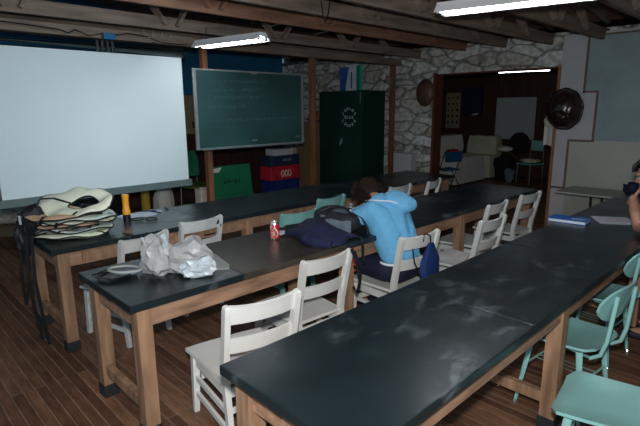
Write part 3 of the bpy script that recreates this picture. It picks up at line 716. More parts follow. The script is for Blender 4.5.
for i, (x, y, rz, l) in enumerate(((-4.08, 1.92, .3, 'dark blue pen on the pale paper, nearer the torch'), (-4.17, 1.90, 1.1, 'dark blue pen on the pale paper, crossing behind the other'), (-4.14, 2.06, -.2, 'dark pen lying just off the end of the pale paper'))):
    b = bm_new(); sweep(b, [(-.07, 0, 0), (-.06, 0, 0), (.05, 0, 0), (.07, 0, 0)], [.003, .006, .006, .002], 8)
    tag(obj('pen', b, M_NAVB, loc=(x, y, .771), rot=rz), l, 'pen', 'pens on the far bench')

# ================= ITEMS ON THE MIDDLE BENCH =================
def crumple(bm, c, rad, amp, fr, seed, M=None, sub=3):
    g = bmesh.ops.create_icosphere(bm, subdivisions=sub, radius=1); q_ = random.Random(seed)
    for v in g['verts']:
        d = v.co.normalized(); k = 1+amp*(.9*noise.noise(d*fr+Vector((seed, 0, -seed)))+q_.uniform(-.22, .22))
        v.co = Vector((d.x*rad[0]*k, d.y*rad[1]*k, max(-rad[2]*.75, d.z*rad[2]*k)))
        v.co += Vector((q_.uniform(-.004, .004), q_.uniform(-.004, .004), 0))
        if M: v.co = M @ v.co
        v.co += Vector(c)
b = bm_new(); prism(b, [(-2.84, 1.50), (-2.80, 1.64), (-2.34, 1.53), (-2.28, 1.49), (-2.44, 1.24), (-2.66, 1.28)], .004, Matrix.Translation((0, 0, .7625)))
tag(obj('grey_folder', b, M_GREYF), 'flat grey card folder under the crumpled bags on the middle bench', 'folder')
t = thing('plastic_bag', 'upright greyish crumpled plastic bag, left of the whiter bag', 'plastic bag', (-2.50, 1.17, .762))
b = bm_new(); crumple(b, (0, 0, .085), (.105, .075, .12), .55, 1.4, 3.3); obj('bag_body', b, M_BAG2, t)
b = bm_new()
for a, sd in ((.3, 1), (2.2, 2), (4.0, 3)):
    d = Vector((math.cos(a), math.sin(a), 0)); grid(b, 6, 6, lambda u, v, d=d, sd=sd: (d.x*(.03+.05*u)+(v-.5)*.07*(1-u*.6)*-d.y, d.y*(.03+.05*u)+(v-.5)*.07*(1-u*.6)*d.x, .13+.08*u+.02*noise.noise(Vector((u*4, v*4, sd)))), .002)
obj('bag_top', b, M_BAG, t)
t = thing('plastic_bag', 'white crumpled plastic bag lying in front of the grey folder', 'plastic bag', (-2.39, 1.31, .766), R(45))
b = bm_new(); crumple(b, (-.03, .03, .07), (.125, .10, .10), .5, 1.5, 8.1); obj('bag_body', b, M_BAG2, t)
b = bm_new(); crumple(b, (.05, -.07, .045), (.10, .055, .06), .5, 1.7, 5.7); obj('bag_end', b, M_BAG, t)
t = thing('dive_mask', 'dive mask with clear skirt and black straps in front of the grey plastic bag', 'dive mask', (-2.60, 1.02, .765), R(40))
b = bm_new(); pts = [(.085*math.cos(a)*(1+.1*math.cos(2*a)), .055*math.sin(a), .035) for a in [2*math.pi*j/28 for j in range(29)]]
sweep(b, pts, .008, 8, cap=False); obj('mask_frame', b, M_GREYF, t, smooth='all')
b = bm_new(); ball(b, (0, 0, .022), (.078, .048, .02), 3); obj('lens', b, M_PACKG, t, smooth='all')
for k in range(5):
    rr = random.Random(k+20); b = bm_new()
    a0 = rr.uniform(2.2, 4.2); pts = [(-.08+.0*k, 0, .02)]
    for j in range(7): a = a0+j*.75; pts.append((-.06+(.09+.01*k)*math.cos(a)*.9, (.085+.007*k)*math.sin(a), .008+.004*(j % 2)+.002*k))
    sweep(b, pts, .0045, 6); obj('mask_strap', b, M_BLACKP, t, smooth=True)

t = thing('drink_can', 'red and white drink can standing on the middle bench', 'can', (-2.615, 2.10, .762), R(-8))
b = bm_new(); lathe(b, [(0, .004), (.024, .0), (.033, .010), (.033, .108), (.027, .119), (.027, .123), (.024, .1235), (.023, .119), (0, .119)], 32); 
for q in b.faces:
    c = q.calc_center_median(); q.material_index = 2 if (c.z > .113 or c.z < .007) else 0
obj('can_body', b, [M_CANR, M_CANW, M_METAL], t, smooth=True)
def onr(a, z, rr=.0333): return (rr*math.cos(a), rr*math.sin(a), z)
b = bm_new()
for sgn, a0 in ((1, -.2), (-1, -1.9)):
    def fn(u, v, sgn=sgn, a0=a0):
        zc = .020+.085*u; a = a0+.35*math.sin(u*5.5)*sgn; w = .16+.22*math.sin(math.pi*u)
        return onr(a+(v-.5)*w, zc)
    grid(b, 14, 5, fn, -.0003)
obj('white_ribbon', b, M_CANW, t, smooth=True)
b = bm_new(); grid(b, 10, 5, lambda u, v: onr(-.75+(v-.5)*.5, .03+.03*u), -.0003); obj('gold_patch', b, mat('tan_print', (.45, .33, .18), .4), t, smooth=True)
b = bm_new()
for j, ch in enumerate('Coca-Cola'): pass
me = text('script_lettering', 'Coca-Cola', .030, M_CANW, t, Matrix.Rotation(R(90), 4, 'Z'), .0)
for v in me.data.vertices:                       # wrap the lettering round the can, reading upwards
    x, y = v.co.x, v.co.y; a = -1.05+ x/.033*-1; v.co = Vector(onr(a*-1*-1, .058+y, .0336))
b.free()

t = thing('navy_jacket', 'navy blue jacket bundled over the front of the backpack', 'jacket', (-2.40, 2.33, .762))
b = bm_new()
def jk(u, v):
    x = -.27+.50*u; y = -.16+.34*v
    e = math.sin(math.pi*min(1, max(0, u)))**.6*math.sin(math.pi*v)**.5
    z = .012+.135*e*(1-.25*u)+.03*noise.noise(Vector((x*9, y*9, 2)))*e
    return (x + .04*math.sin(v*6), y+.035*math.sin(u*7), max(.006, z))
grid(b, 26, 22, jk, .006); obj('jacket_body', b, M_NAVY, t, smooth='all')
b = bm_new(); sweep(b, [(-.02, -.10, .08), (.06, -.17, .04), (.15, -.16, .025), (.24, -.12, .02)], [.03, .045, .04, .03], 10); obj('sleeve', b, M_NAVY, t, smooth=True)
b = bm_new(); prism(b, [(0, 0), (.05, -.02), (.075, .015), (.045, .045), (.01, .03)], .004, Matrix.Translation((-.27, -.17, .02)) @ Matrix.Rotation(.4, 4, 'X')); obj('collar_tag', b, M_PAPER, t)
t = thing('backpack', 'black and slate grey backpack lying on the middle bench beside the girl', 'backpack', (-2.46, 2.61, .763), R(20))
b = bm_new()
g = bmesh.ops.create_cube(b, size=1); bmesh.ops.subdivide_edges(b, edges=b.edges[:], cuts=5, use_grid_fill=True)
for v in b.verts:
    p = v.co*2; k = (abs(p.x)**4+abs(p.y)**4+abs(p.z)**4)**.25; k = 1/max(k, .001)*max(abs(p.x), abs(p.y), abs(p.z))
    v.co = Vector((p.x*k*.19, p.y*k*.14, .083+p.z*k*.081*(1-.15*p.x)))+Vector((0, 0, .006*noise.noise(p*2)))
obj('main_compartment', b, M_PACK, t, smooth='all')
b = bm_new(); grid(b, 10, 10, lambda u, v: (-.10+.24*u, -.135-.012*math.sin(math.pi*u)*math.sin(math.pi*v), .02+.115*v-.03*u*v), .012); obj('front_pocket', b, M_PACKG, t, smooth=True)
b = bm_new(); grid(b, 10, 8, lambda u, v: (-.13+.24*u, -.09+.17*v, .163-.015*(2*u-1)**2+.004*math.sin(6*v)), .014); obj('top_panel', b, M_PACKG, t, smooth=True)
b = bm_new(); sweep(b, [(-.12, -.10, .15), (-.03, -.05, .19), (.07, -.06, .18), (.16, -.10, .13)], 1, rect=(.03, .008), up=(0, .3, 1)); obj('grab_handle', b, M_BLACK, t)
for k, (yy, xx) in enumerate(((-.06, .2), (.05, .19))):
    b = bm_new(); sweep(b, [(.12, yy, .155), (xx, yy-.01, .125), (xx+.05, yy-.03, .06), (xx+.06, yy-.04, .012)], 1, rect=(.03, .006), up=(1, 0, .2)); obj('shoulder_strap', b, M_BLACK, t)
b = bm_new(); sweep(b, [(-2.28, 2.55, .80), (-2.16, 2.50, .775), (-2.135, 2.49, .75), (-2.13, 2.49, .66), (-2.125, 2.50, .60)], 1, rect=(.026, .005), up=(1, 0, .3))
tag(obj('webbing_strap', b, M_BLACK), 'black strap drooping over the front edge of the middle bench', 'strap')
b = bm_new(); sweep(b, [(-1.965, 2.185, .80), (-1.94, 2.21, .72), (-1.93, 2.23, .58), (-1.95, 2.22, .50), (-1.96, 2.20, .55)], 1, rect=(.022, .005), up=(1, 0, 0)); sweep(b, [(-1.962, 2.215, .78), (-1.945, 2.26, .66), (-1.95, 2.25, .52)], 1, rect=(.012, .004), up=(1, 0, 0))
tag(obj('lanyard', b, M_BLACK), 'black lanyard hanging from the far back post of the second white chair', 'lanyard')
b = bm_new(); sweep(b, [(-2.0, 2.205, .725), (-1.985, 2.23, .71), (-1.965, 2.21, .70)], .006, 6)
for k in range(5): ball(b, (-1.985+.004*k, 2.226, .79-.035*k), .008, 2)
tag(obj('bead_string', b, M_RED), 'red beads on the far back post of the second white chair', 'beads')
t = thing('metal_cup', 'small shiny metal cup on the bench beyond the girl\'s hand', 'cup', (-2.78, 3.08, .762))
b = bm_new(); lathe(b, [(0, 0), (.03, 0), (.034, .09), (.031, .09), (.027, .006), (0, .006)], 20); obj('cup_body', b, M_METAL, t, smooth=True)
b = bm_new(); lathe(b, [(.0341, .06), (.035, .065), (.0345, .07)], 20); obj('cup_band', b, M_ALU, t)

# ================= ITEMS ON THE NEAR BENCH =================
t = thing('blue_book', 'thick blue covered book lying on the near bench by the partition', 'book', (-1.325, 4.075, .763), R(6))
b = bm_new(); box(b, -.135, -.085, .004, .13, .081, .024); obj('pages', b, M_PAGES, t)
b = bm_new(); box(b, -.14, -.088, .024, .135, .085, .028, .001); box(b, -.14, -.088, 0, .135, .085, .004, .001); box(b, -.14, .081, .004, .135, .085, .024); obj('cover', b, M_BOOKB, t)
b = bm_new()
for k in range(6): box(b, .02+k*.017, -.03, .028, .032+k*.017, .01, .0285)
obj('cover_lettering', b, M_MAPW, t)
sheet('paper_sheet', 'white sheet with faint print in front of the person at the right edge', 'paper', [(-1.27, 4.40), (-1.13, 4.16), (-.90, 4.30), (-1.04, 4.54)], .7625, M_PAPER)
b = bm_new()
for k in range(3): box(b, -.10, -.03+.03*k, 0, .06, -.018+.03*k, .0006)
o = obj('printed_lines', b, M_PINK, loc=(-1.04, 4.35, .7641), rot=R(30)); o.parent = [x for x in D.objects if x.name == 'paper_sheet.001'][0]
t = thing('folding_table', 'low pale laminate table standing against the partition beyond the near bench', 'table', (-1.50, 6.44, 0))
b = bm_new(); box(b, -.70, -.28, .63, .9, .30, .655, .006); obj('tabletop', b, M_TBLT, t)
for x in (-.32, .7):
    for y in (-.2, .22):
        b = bm_new(); sweep(b, [(x, y, .63), (x+.02, y, 0)], .014, 8); obj('leg', b, M_BLACKP, t, smooth=True)
t = thing('cloth_bundle', 'dark navy bundle on the pale table beside the right edge person\'s head', 'cloth', (-1.40, 6.38, .656))
b = bm_new(); ball(b, (0, 0, .075), (.13, .10, .085), 3, .3, 2.5, 4); obj('bundle', b, M_NAVY, t, smooth=True)

# shells on the wall
t = thing('turtle_shell', 'large glossy dark brown turtle shell hung on the partition beside the doorway', 'turtle shell', (-2.42, 6.84, 1.63))
b = bm_new(); g = bmesh.ops.create_icosphere(b, subdivisions=5, radius=1)
for v in g['verts']:
    p = v.co.copy(); a = math.atan2(p.z, p.x); k = 1+.018*math.sin(9*a)+.04*math.cos(2*a+.5)
    v1 = noise.voronoi(Vector((p.x*1.9, 0, p.z*1.9)))[0]; gr = min(.012, (v1[1]-v1[0])*.10)
    y = -p.y if p.y < 0 else 0
    v.co = Vector((p.x*.215*k, -(y*(.19+gr)) if p.y < 0 else p.y*.02, p.z*.265*k))
obj('carapace', b, M_SHELL, t, smooth='all')
b = bm_new(); pts = [(.213*math.cos(a)*(1+.018*math.sin(9*a)+.04*math.cos(2*a+.5)), -.015, .263*math.sin(a)*(1+.018*math.sin(9*a)+.04*math.cos(2*a+.5))) for a in [2*math.pi*j/48 for j in range(49)]]
sweep(b, pts, .016, 6, cap=False); obj('shell_rim', b, M_SHELL, t, smooth='all')
t = thing('turtle_shell', 'flatter brown oval shell on the stone wall at the doorway\'s left edge', 'turtle shell', (-4.64, 6.93, 1.90))
b = bm_new(); ball(b, (0, 0, 0), (.16, .07, .21), 4, .04, 3, 2); obj('carapace', b, M_SHELL2, t, smooth='all')
b = bm_new(); pts = [(.16*math.cos(a), -.0, .21*math.sin(a)) for a in [2*math.pi*j/32 for j in range(33)]]; sweep(b, pts, .012, 6, cap=False); obj('shell_rim', b, M_SHELL2, t, smooth='all')

# ================= STUFF BEHIND THE FAR BENCH =================
t = thing('poster_roll', 'blue, white and green printed chart standing on top of the green cabinet', 'poster', (-5.86, 6.23, 1.93))
for x0, x1, m, zt, nm in ((-.02, .10, M_MAPB, .40, 'navy_panel'), (.10, .34, M_MAPW, .44, 'pale_panel'), (.34, .41, M_MAPT, .42, 'teal_panel'), (.41, .48, M_MAPG, .43, 'green_panel')):
    b = bm_new(); grid(b, 8, 4, lambda u, v, x0=x0, x1=x1, zt=zt: (x0+(x1-x0)*u, .12*math.sin((x0+(x1-x0)*u)*7)*.15, zt*v), .004); obj(nm, b, m, t)
b = bm_new(); prism(b, [(.0, .0), (.10, .40), (.0, .40)], .003, Matrix.Translation((.10, -.016, .0)) @ Matrix.Rotation(R(90), 4, 'X')); box(b, .24, -.016, .05, .265, -.012, .32); obj('navy_printing', b, M_MAPB, t)
t = thing('plastic_flowers', 'faded pink and green garland at the top of the right timber post', 'flowers', (-5.18, 6.66, 2.12))
rnd = random.Random(3)
for k in range(7):
    b = bm_new(); ball(b, (rnd.uniform(-.05, .05), rnd.uniform(-.18, .12), rnd.uniform(-.05, .06)), (.035, .045, .035), 2, .3, 3, k); obj('blossom', b, mat('faded_pink', (.30, .17, .16), .8), t, smooth=True)
for k in range(6):
    b = bm_new(); p = Vector((rnd.uniform(-.03, .05), rnd.uniform(-.1, .2), rnd.uniform(-.2, .0))); ball(b, p, (.012, .04, .025), 2, .2, 3, k); obj('leaf', b, mat('faded_green', (.07, .17, .10), .8), t, smooth=True)
def carton(name, label, x0, y0, z0, x1, y1, z1, m=M_CARD, cat='box', grp=None):
    t = thing(name, label, cat, ((x0+x1)/2, (y0+y1)/2, z0), group=grp); hx = (x1-x0)/2; hy = (y1-y0)/2; H = z1-z0
    b = bm_new(); box(b, -hx, -hy, 0, hx, hy, H-.006, .003); obj('box_body', b, m, t)
    for s in (-1, 1):
        b = bm_new(); xx = sorted((0.002*s, s*hx)); box(b, xx[0], -hy, H-.006, xx[1], hy, H, .001); obj('flap', b, m, t)
    return t
carton('cardboard_box', 'tall cardboard carton left of the green cabinet, bottom of its pile', -7.15, 6.35, 0, -6.62, 6.88, .95)
carton('cardboard_box', 'cardboard carton stacked on the tall one left of the green cabinet', -7.12, 6.38, .95, -6.64, 6.86, 1.42)
t = thing('cloth_bundle', 'small reddish brown bundle on top of the stacked cartons', 'cloth', (-6.88, 6.6, 1.42)); b = bm_new(); ball(b, (0, 0, .085), (.16, .13, .10), 3, .2, 2, 1); obj('bundle', b, M_BEAMR, t, smooth=True)
b = bm_new(); box(b, -5.08, 6.70, 0, -4.72, 6.86, .92, .01); tag(obj('display_board', b, M_PARTW), 'pale grey upright display board behind the right timber post', 'panel')
# blue bins with the cool bag
for k, y in enumerate((4.87, 5.12)):
    t = thing('storage_bin', ('dark blue storage bin under the left half of the red bag', 'dark blue storage bin under the right half of the red bag')[k], 'bin', (-6.05, y, 0), group='blue storage bins')
    b = bm_new(); box(b, -.2, -.115, 0, .2, .115, .54, .012); obj('bin_body', b, M_BIN, t)
    b = bm_new(); box(b, -.21, -.121, .54, .21, .121, .57, .006); obj('lid', b, M_BIN, t)
t = thing('cool_bag', 'red cool bag with dark blue top and cream emblem, on blue bins', 'bag', (-5.95, 4.96, .571))
b = bm_new(); box(b, -.18, -.31, 0, .10, .31, .22, .02); obj('bag_body', b, M_REDB, t)
b = bm_new(); grid(b, 3, 9, lambda u, v: (.101+.004, -.37+.74*v, .0), .002) if False else None
box(b, -.175, -.295, .22, .095, .295, .38, .02); obj('top_flap', b, M_NAVB, t)
b = bm_new()
for y0 in (-.07, .0, .07):
    pts = [(.103, y0+.028*math.cos(a), .10+.05*math.sin(a)) for a in [2*math.pi*j/16 for j in range(17)]]; sweep(b, pts, .008, 5, cap=False)
obj('emblem', b, M_EMB, t)
b = bm_new()
for k in range(4): box(b, .095, -.05+k*.045, .29, .099, -.02+k*.045, .33, .001)
obj('flap_lettering', b, M_PACKG, t)
for s in (-1, 1):
    b = bm_new(); sweep(b, [(.106, s*.28, .21), (.107, s*.24, .10), (.106, s*.16, .02)], .008, 6); obj('handle_strap', b, M_NAVB, t)
carton('small_carton', 'pale grey carton sitting on top of the red cool bag', -6.1, 4.76, .952, -5.88, 5.14, 1.05, M_PARTW)
b = bm_new(); Mx = Matrix.Translation((-5.82, 3.63, .0)) @ Matrix.Rotation(R(-8), 4, 'Y')
box(b, 0, 0, 0, .02, .68, .88, .003, M=Mx); t = thing('painted_board', 'green painted board leaning behind the far bench under the blackboard', 'board'); BB = b
b = bm_new(); prism(b, [(0, 0), (.18, .02), (.13, -.05), (.03, -.30)], .004, Matrix.Translation((-5.915, 3.64, .84)) @ Euler((R(90), 0, R(90))).to_matrix().to_4x4()); obj('torn_paper', b, M_CLOTH, t)
b = BB
for k in range(5): box(b, .0195, .2+.06*k, .62+.01*(k % 3), .0215, .235+.06*k, .66+.01*(k % 2), 0, mi=1, M=Mx)
for k in range(8): box(b, .0195, .12+.062*k, .46, .0215, .15+.062*k, .47, 0, mi=1, M=Mx)
obj('board', b, [M_GRNB, M_CAB], t)
# green chair with clutter
t = thing('plastic_chair', 'green shell chair standing behind the far bench, right of the screen', 'chair', (-6.15, 3.58, 0), R(10))
b = bm_new(); grid(b, 10, 10, lambda u, v: (-.22+.03*(2*v-1)**2, (2*v-1)*.17*(1-.35*max(0, u-.6)/.4*abs(2*v-1)), .72+.36*u), .012); obj('backrest', b, M_GREENC, t, smooth=True)
b = bm_new(); grid(b, 8, 8, lambda u, v: (-.22+.42*u, (2*v-1)*.2, .62-.015*math.sin(math.pi*u)), .02); obj('seat', b, M_OLIVE, t, smooth=True)
for x in (-.18, .16):
    for y in (-.17, .17):
        b = bm_new(); sweep(b, [(x, y, .60), (x*1.15, y*1.1, 0)], .012, 8); obj('leg', b, M_METAL, t, smooth=True)
for y in (-.16, .16):
    b = bm_new(); sweep(b, [(-.20, y*.9, .60), (-.225, y*.9, .80)], .010, 8); obj('back_tube', b, M_METAL, t, smooth=True)
for k, (x, y, w, hh, m, l, nm) in enumerate(((-6.55, 2.95, .12, .75, M_YEL, 'yellow upright tube standing behind the far bench below the screen corner', 'storage_tube'), (-6.55, 3.22, .20, .66, M_CLOTH, 'pale upright sack between the yellow tube and the green chair', 'sack'), (-5.75, 3.40, .16, .62, M_EMB, 'small pale box standing in front of the green chair', 'small_box'), (-6.7, 2.62, .10, .82, M_BLACKP, 'black upright case behind the far bench, left of the yellow tube', 'case'))):
    t = thing(nm, l, 'container', (x, y, 0)); b = bm_new()
    if nm in ('storage_tube',): lathe(b, [(0, 0), (w*.5, 0), (w*.5, hh), (0, hh)], 16)
    elif nm == 'sack': ball(b, (0, 0, hh/2), (w*.7, w*.7, hh/2), 3, .12, 2, k)
    else: box(b, -w/2, -w/2, 0, w/2, w/2, hh, .01)
    obj('container_body', b, m, t, smooth=True)
    b = bm_new(); lathe(b, [(0, hh), (w*.3, hh), (w*.3, hh+.02), (0, hh+.02)], 12); obj('cap', b, m, t)
for k, (y, z) in enumerate(((1.95, .16), (2.0, .47))):
    b = bm_new(); pts = [(-6.6+.27*math.cos(a), y+.27*math.sin(a), z) for a in [2*math.pi*j/28 for j in range(29)]]
    sweep(b, pts, .15 if k < 1 else .13, 12, cap=False); tag(obj('coiled_ring', b, M_GREYBAR, smooth='all'), ('dark grey rubber ring on the floor under the other ring', 'dark grey rubber ring lying behind the torch, uppermost')[k], 'ring', 'grey rings behind the far bench')
b = bm_new(); grid(b, 16, 12, lambda u, v: (-7.5+.5*math.sin(math.pi*v)*1.0, -.3+2.0*u, .02+.34*math.sin(math.pi*min(1, v*1.0))**.5*(1-.25*u)+.04*noise.noise(Vector((u*6, v*5, 1)))), 0)
g_ = b.faces[:]; tag(obj('tarpaulin_bundle', b, M_BEIGE, smooth='all'), 'beige tarpaulin heap on the floor by the left wall', 'tarpaulin')
b = bm_new(); box(b, -8.30, 3.80, 1.34, -8.285, 3.90, 1.46, .003); t = thing('light_switch', 'small black switch plate on the wall between screen and blackboard', 'switch', (0, 4.62-3.85+.2, -.02)); obj('plate', b, M_BLACKP, t)
b = bm_new(); box(b, -8.285, 3.83, 1.37, -8.28, 3.845, 1.43, .001); box(b, -8.285, 3.86, 1.37, -8.28, 3.875, 1.43, .001); obj('toggle', b, M_PAPER, t)

# ================= BACK ROOM =================
def cloth_sofa(name, label, x0, y0, x1, y1, hs, hb, m, back):
    t = thing(name, label, 'sofa', ((x0+x1)/2, (y0+y1)/2, 0)); hx = (x1-x0)/2; hy = (y1-y0)/2
    def lump(bx, sd):
        bm = bm_new(); bmesh.ops.create_cube(bm, size=2); bmesh.ops.subdivide_edges(bm, edges=bm.edges[:], cuts=7, use_grid_fill=True)
        for v in bm.verts:
            p = v.co; q = Vector((p.x, p.y, p.z)); k = 1-.10*max(0, q.z)*(q.x**2+q.y**2)*.5
            v.co = Vector(((bx[0]+bx[3])/2+p.x*(bx[3]-bx[0])/2*k, (bx[1]+bx[4])/2+p.y*(bx[4]-bx[1])/2*k, max(bx[2], (bx[2]+bx[5])/2+p.z*(bx[5]-bx[2])/2+.03*noise.noise(Vector((q.x*2+sd, q.y*2, q.z)))*(p.z > -.9))))
        return bm
    obj('seat_cover', lump((-hx, -hy, .04, hx, hy, hs), 1), m, t, smooth=True)
    if back == 'x': obj('back_cover', lump((-hx, -hy, hs-.02, -hx+.28, hy*.95, hb), 5), m, t, smooth=True)
    else: obj('back_cover', lump((-hx, hy-.3, hs-.02, hx*.8, hy, hb), 7), m, t, smooth=True)
    b = bm_new(); box(b, -hx+.05, -hy+.05, 0, hx-.05, hy-.05, .05); obj('plinth', b, M_DARK, t)
    return t
cloth_sofa('covered_sofa', 'sofa under a white dust cloth, just inside the doorway', -6.2, 9.25, -5.35, 10.55, .60, 1.04, M_CLOTH, 'x')
cloth_sofa('covered_armchair', 'armchair under a yellowish white cloth beyond the covered sofa', -6.2, 10.75, -5.35, 11.5, .55, .98, M_CLOTHY, 'y')
t = thing('folding_chair', 'blue folding chair in front of the covered sofa beside the door jamb', 'chair', (-5.28, 8.80, 0), R(-112))
b = bm_new(); box(b, -.20, .16, .60, .20, .185, .80, .01); obj('backrest', b, M_BCHAIR, t)
b = bm_new(); box(b, -.2, -.2, .42, .2, .16, .445, .01); obj('seat', b, M_BCHAIR, t)
for s in (-1, 1):
    b = bm_new(); sweep(b, [(s*.215, .19, .82), (s*.215, -.18, 0)], .011, 8); obj('leg', b, M_BLACKP, t, smooth=True)
    b = bm_new(); sweep(b, [(s*.195, -.16, .43), (s*.195, .22, 0)], .011, 8); obj('leg', b, M_BLACKP, t, smooth=True)
b = bm_new(); sweep(b, [(-.21, -.13, .06), (.21, -.13, .06)], .009, 8); obj('stretcher', b, M_METAL, t)
t = thing('red_cushion', 'small red cushion on the white covered sofa', 'cushion', (-5.62, 9.55, .635)); b = bm_new(); ball(b, (0, 0, .07), (.14, .17, .08), 3, .15, 2, 2); obj('cushion_body', b, M_RED, t, smooth=True)
t = thing('presentation_board', 'large pale grey board standing against the dark panelling in the back room', 'board', (-5.33, 11.85, .0))
b = bm_new(); box(b, -.49, 0, .89, .49, .03, 1.89, .004); obj('board_panel', b, M_WBOARD, t)
for x in (-.42, .42):
    b = bm_new(); sweep(b, [(x, .05, 1.6), (x, .05, 0)], .015, 8); obj('leg', b, M_BLACKP, t, smooth=True)
t = thing('wall_poster', 'narrow pale poster with dark symbols on the back room panelling', 'poster', (-7.11, 11.99, 1.12))
b = bm_new(); box(b, -.21, -.012, 0, .21, 0, .93, .002); obj('poster_sheet', b, mat('yellowed_paper', (.30, .26, .17), .8), t)
b = bm_new(); rnd = random.Random(5)
for r_ in range(5):
    for c_ in range(3):
        x = -.13+.13*c_; zz_ = .12+.16*r_; box(b, x-.03, -.014, zz_, x+.03*rnd.random(), -.0125, zz_+.07)
obj('dark_symbols', b, M_BLACKP, t)
t = thing('wall_cupboard', 'dark glass fronted cupboard on the back room wall right of the poster', 'cupboard', (-6.5, 11.85, 1.45))
b = bm_new(); box(b, -.28, 0, 0, .26, .14, .75, .01); obj('body', b, M_NAVB, t)
b = bm_new(); box(b, -.30, -.02, -.03, .28, 0, 0, .003); box(b, -.30, -.02, .72, .28, 0, .75, .003); obj('frame', b, M_PANEL, t)
b = bm_new(); sweep(b, [(0, -.04, .02), (.1, -.08, .03), (.22, -.05, .05)], .02, 8); obj('pale_roll', b, M_CLOTH, t, smooth=True)
t = thing('stool_chair', 'pale green backed chair with yellow cloth on the seat in the back room', 'chair', (-4.42, 10.75, 0), R(-20))
b = bm_new(); box(b, -.17, .18, .72, .17, .20, .94, .008); obj('backrest', b, M_TEALW, t)
b = bm_new(); box(b, -.2, -.2, .43, .2, .2, .455, .008); obj('seat', b, M_TEALW, t)
for x in (-.17, .17):
    for y in (-.17, .18):
        b = bm_new(); sweep(b, [(x, y, .94 if y > 0 else .43), (x*1.1, y*1.1, 0)], .012, 8); obj('leg', b, M_METAL, t, smooth=True)
b = bm_new(); ball(b, (-4.42, 10.72, .51), (.20, .17, .05), 3, .2, 2, 3); tag(obj('yellow_cloth', b, M_CLOTHY, smooth=True), 'pale yellow cloth draped on the green backed chair\'s seat', 'cloth')
t = thing('floor_fan', 'round black fan standing left of the green backed chair', 'fan', (-4.95, 11.35, 0))
b = bm_new(); ball(b, (0, 0, .82), (.25, .09, .27), 3); obj('fan_guard', b, M_DARK, t, smooth=True)
b = bm_new(); sweep(b, [(0, .02, .6), (0, .02, .03)], .025, 10); lathe(b, [(0, 0), (.2, 0), (.19, .03), (0, .05)], 20); obj('stand', b, M_DARK, t)
t = thing('low_table', 'dark low table heaped with black cloth beside the covered armchair', 'table', (-5.35, 11.66, 0)) if False else None
t = thing('bag_heap', 'black bags heaped between the covered armchair and the fan', 'bag', (-5.15, 10.6, 0)) if False else None
t = thing('black_bag', 'black bag slumped on the back room floor between armchair and fan', 'bag', (-5.10, 10.95, 0)); b = bm_new(); ball(b, (0, 0, .30), (.20, .28, .34), 3, .15, 2, 4); obj('bag_body', b, M_DARK, t, smooth=True)
t = thing('grey_bag', 'small grey bag beside the black bag in the back room', 'bag', (-4.82, 10.65, 0)); b = bm_new(); ball(b, (0, 0, .16), (.10, .12, .17), 3, .2, 2, 6); obj('bag_body', b, M_PACKG, t, smooth=True)
t = thing('white_pillow', 'white pillow on top of the black bag in the back room', 'pillow', (-5.12, 10.98, .66)); b = bm_new(); ball(b, (0, 0, .06), (.18, .2, .07), 3, .1, 2, 6); obj('pillow_body', b, M_CLOTH, t, smooth=True)
t = thing('hanging_cloth', 'yellow and white cloth hanging in the doorway behind the big turtle shell', 'cloth', (-2.70, 7.15, 1.08))
b = bm_new(); grid(b, 8, 12, lambda u, v: (-.08+.18*u, .03*math.sin(u*9), .40-.36*v+.02*math.sin(u*5)), .006); obj('white_part', b, M_CLOTH, t, smooth=True)
b = bm_new(); ball(b, (0, -.01, .38), (.08, .05, .09), 3, .2, 3, 3); obj('yellow_part', b, M_CLOTHY, t, smooth=True)
b = bm_new(); sweep(b, [(0, 0, .40), (0, 0, 1.085)], .004, 6); obj('hanging_cord', b, M_BLACKP, t)

# ================= PEOPLE =================
def limb(bm, pts, n=14):
    """rounded tapered chain of (x,y,z,r)"""
    P = [Vector(p[:3]) for p in pts]; rr = [p[3] for p in pts]
    for i in range(len(P)-1):
        d = (P[i+1]-P[i]); L = max(1e-4, d.length); k = max(2, int(L/(min(rr[i], rr[i+1])*.6))+1)
        for j in range(k+1): 
            f_ = j/k; q = P[i].lerp(P[i+1], f_); a = rr[i]+(rr[i+1]-rr[i])*f_
            bmesh.ops.create_icosphere(bm, subdivisions=2 if a > .02 else 1, radius=a, matrix=Matrix.Translation(q))
def fused(name, bm, m, parent, vox=.010, smooth=4):
    o = obj(name, bm, m, parent, smooth='all')
    r_ = o.modifiers.new('fuse', 'REMESH'); r_.mode = 'VOXEL'; r_.voxel_size = vox; r_.use_smooth_shade = True
    s = o.modifiers.new('soft', 'SMOOTH'); s.iterations = smooth; s.factor = .5
    return o
def ell(bm, c, rad, rot=(0, 0, 0)):
    bmesh.ops.create_icosphere(bm, subdivisions=3, radius=1, matrix=Matrix.Translation(c) @ Euler(rot).to_matrix().to_4x4() @ Matrix.Diagonal((*rad, 1)))
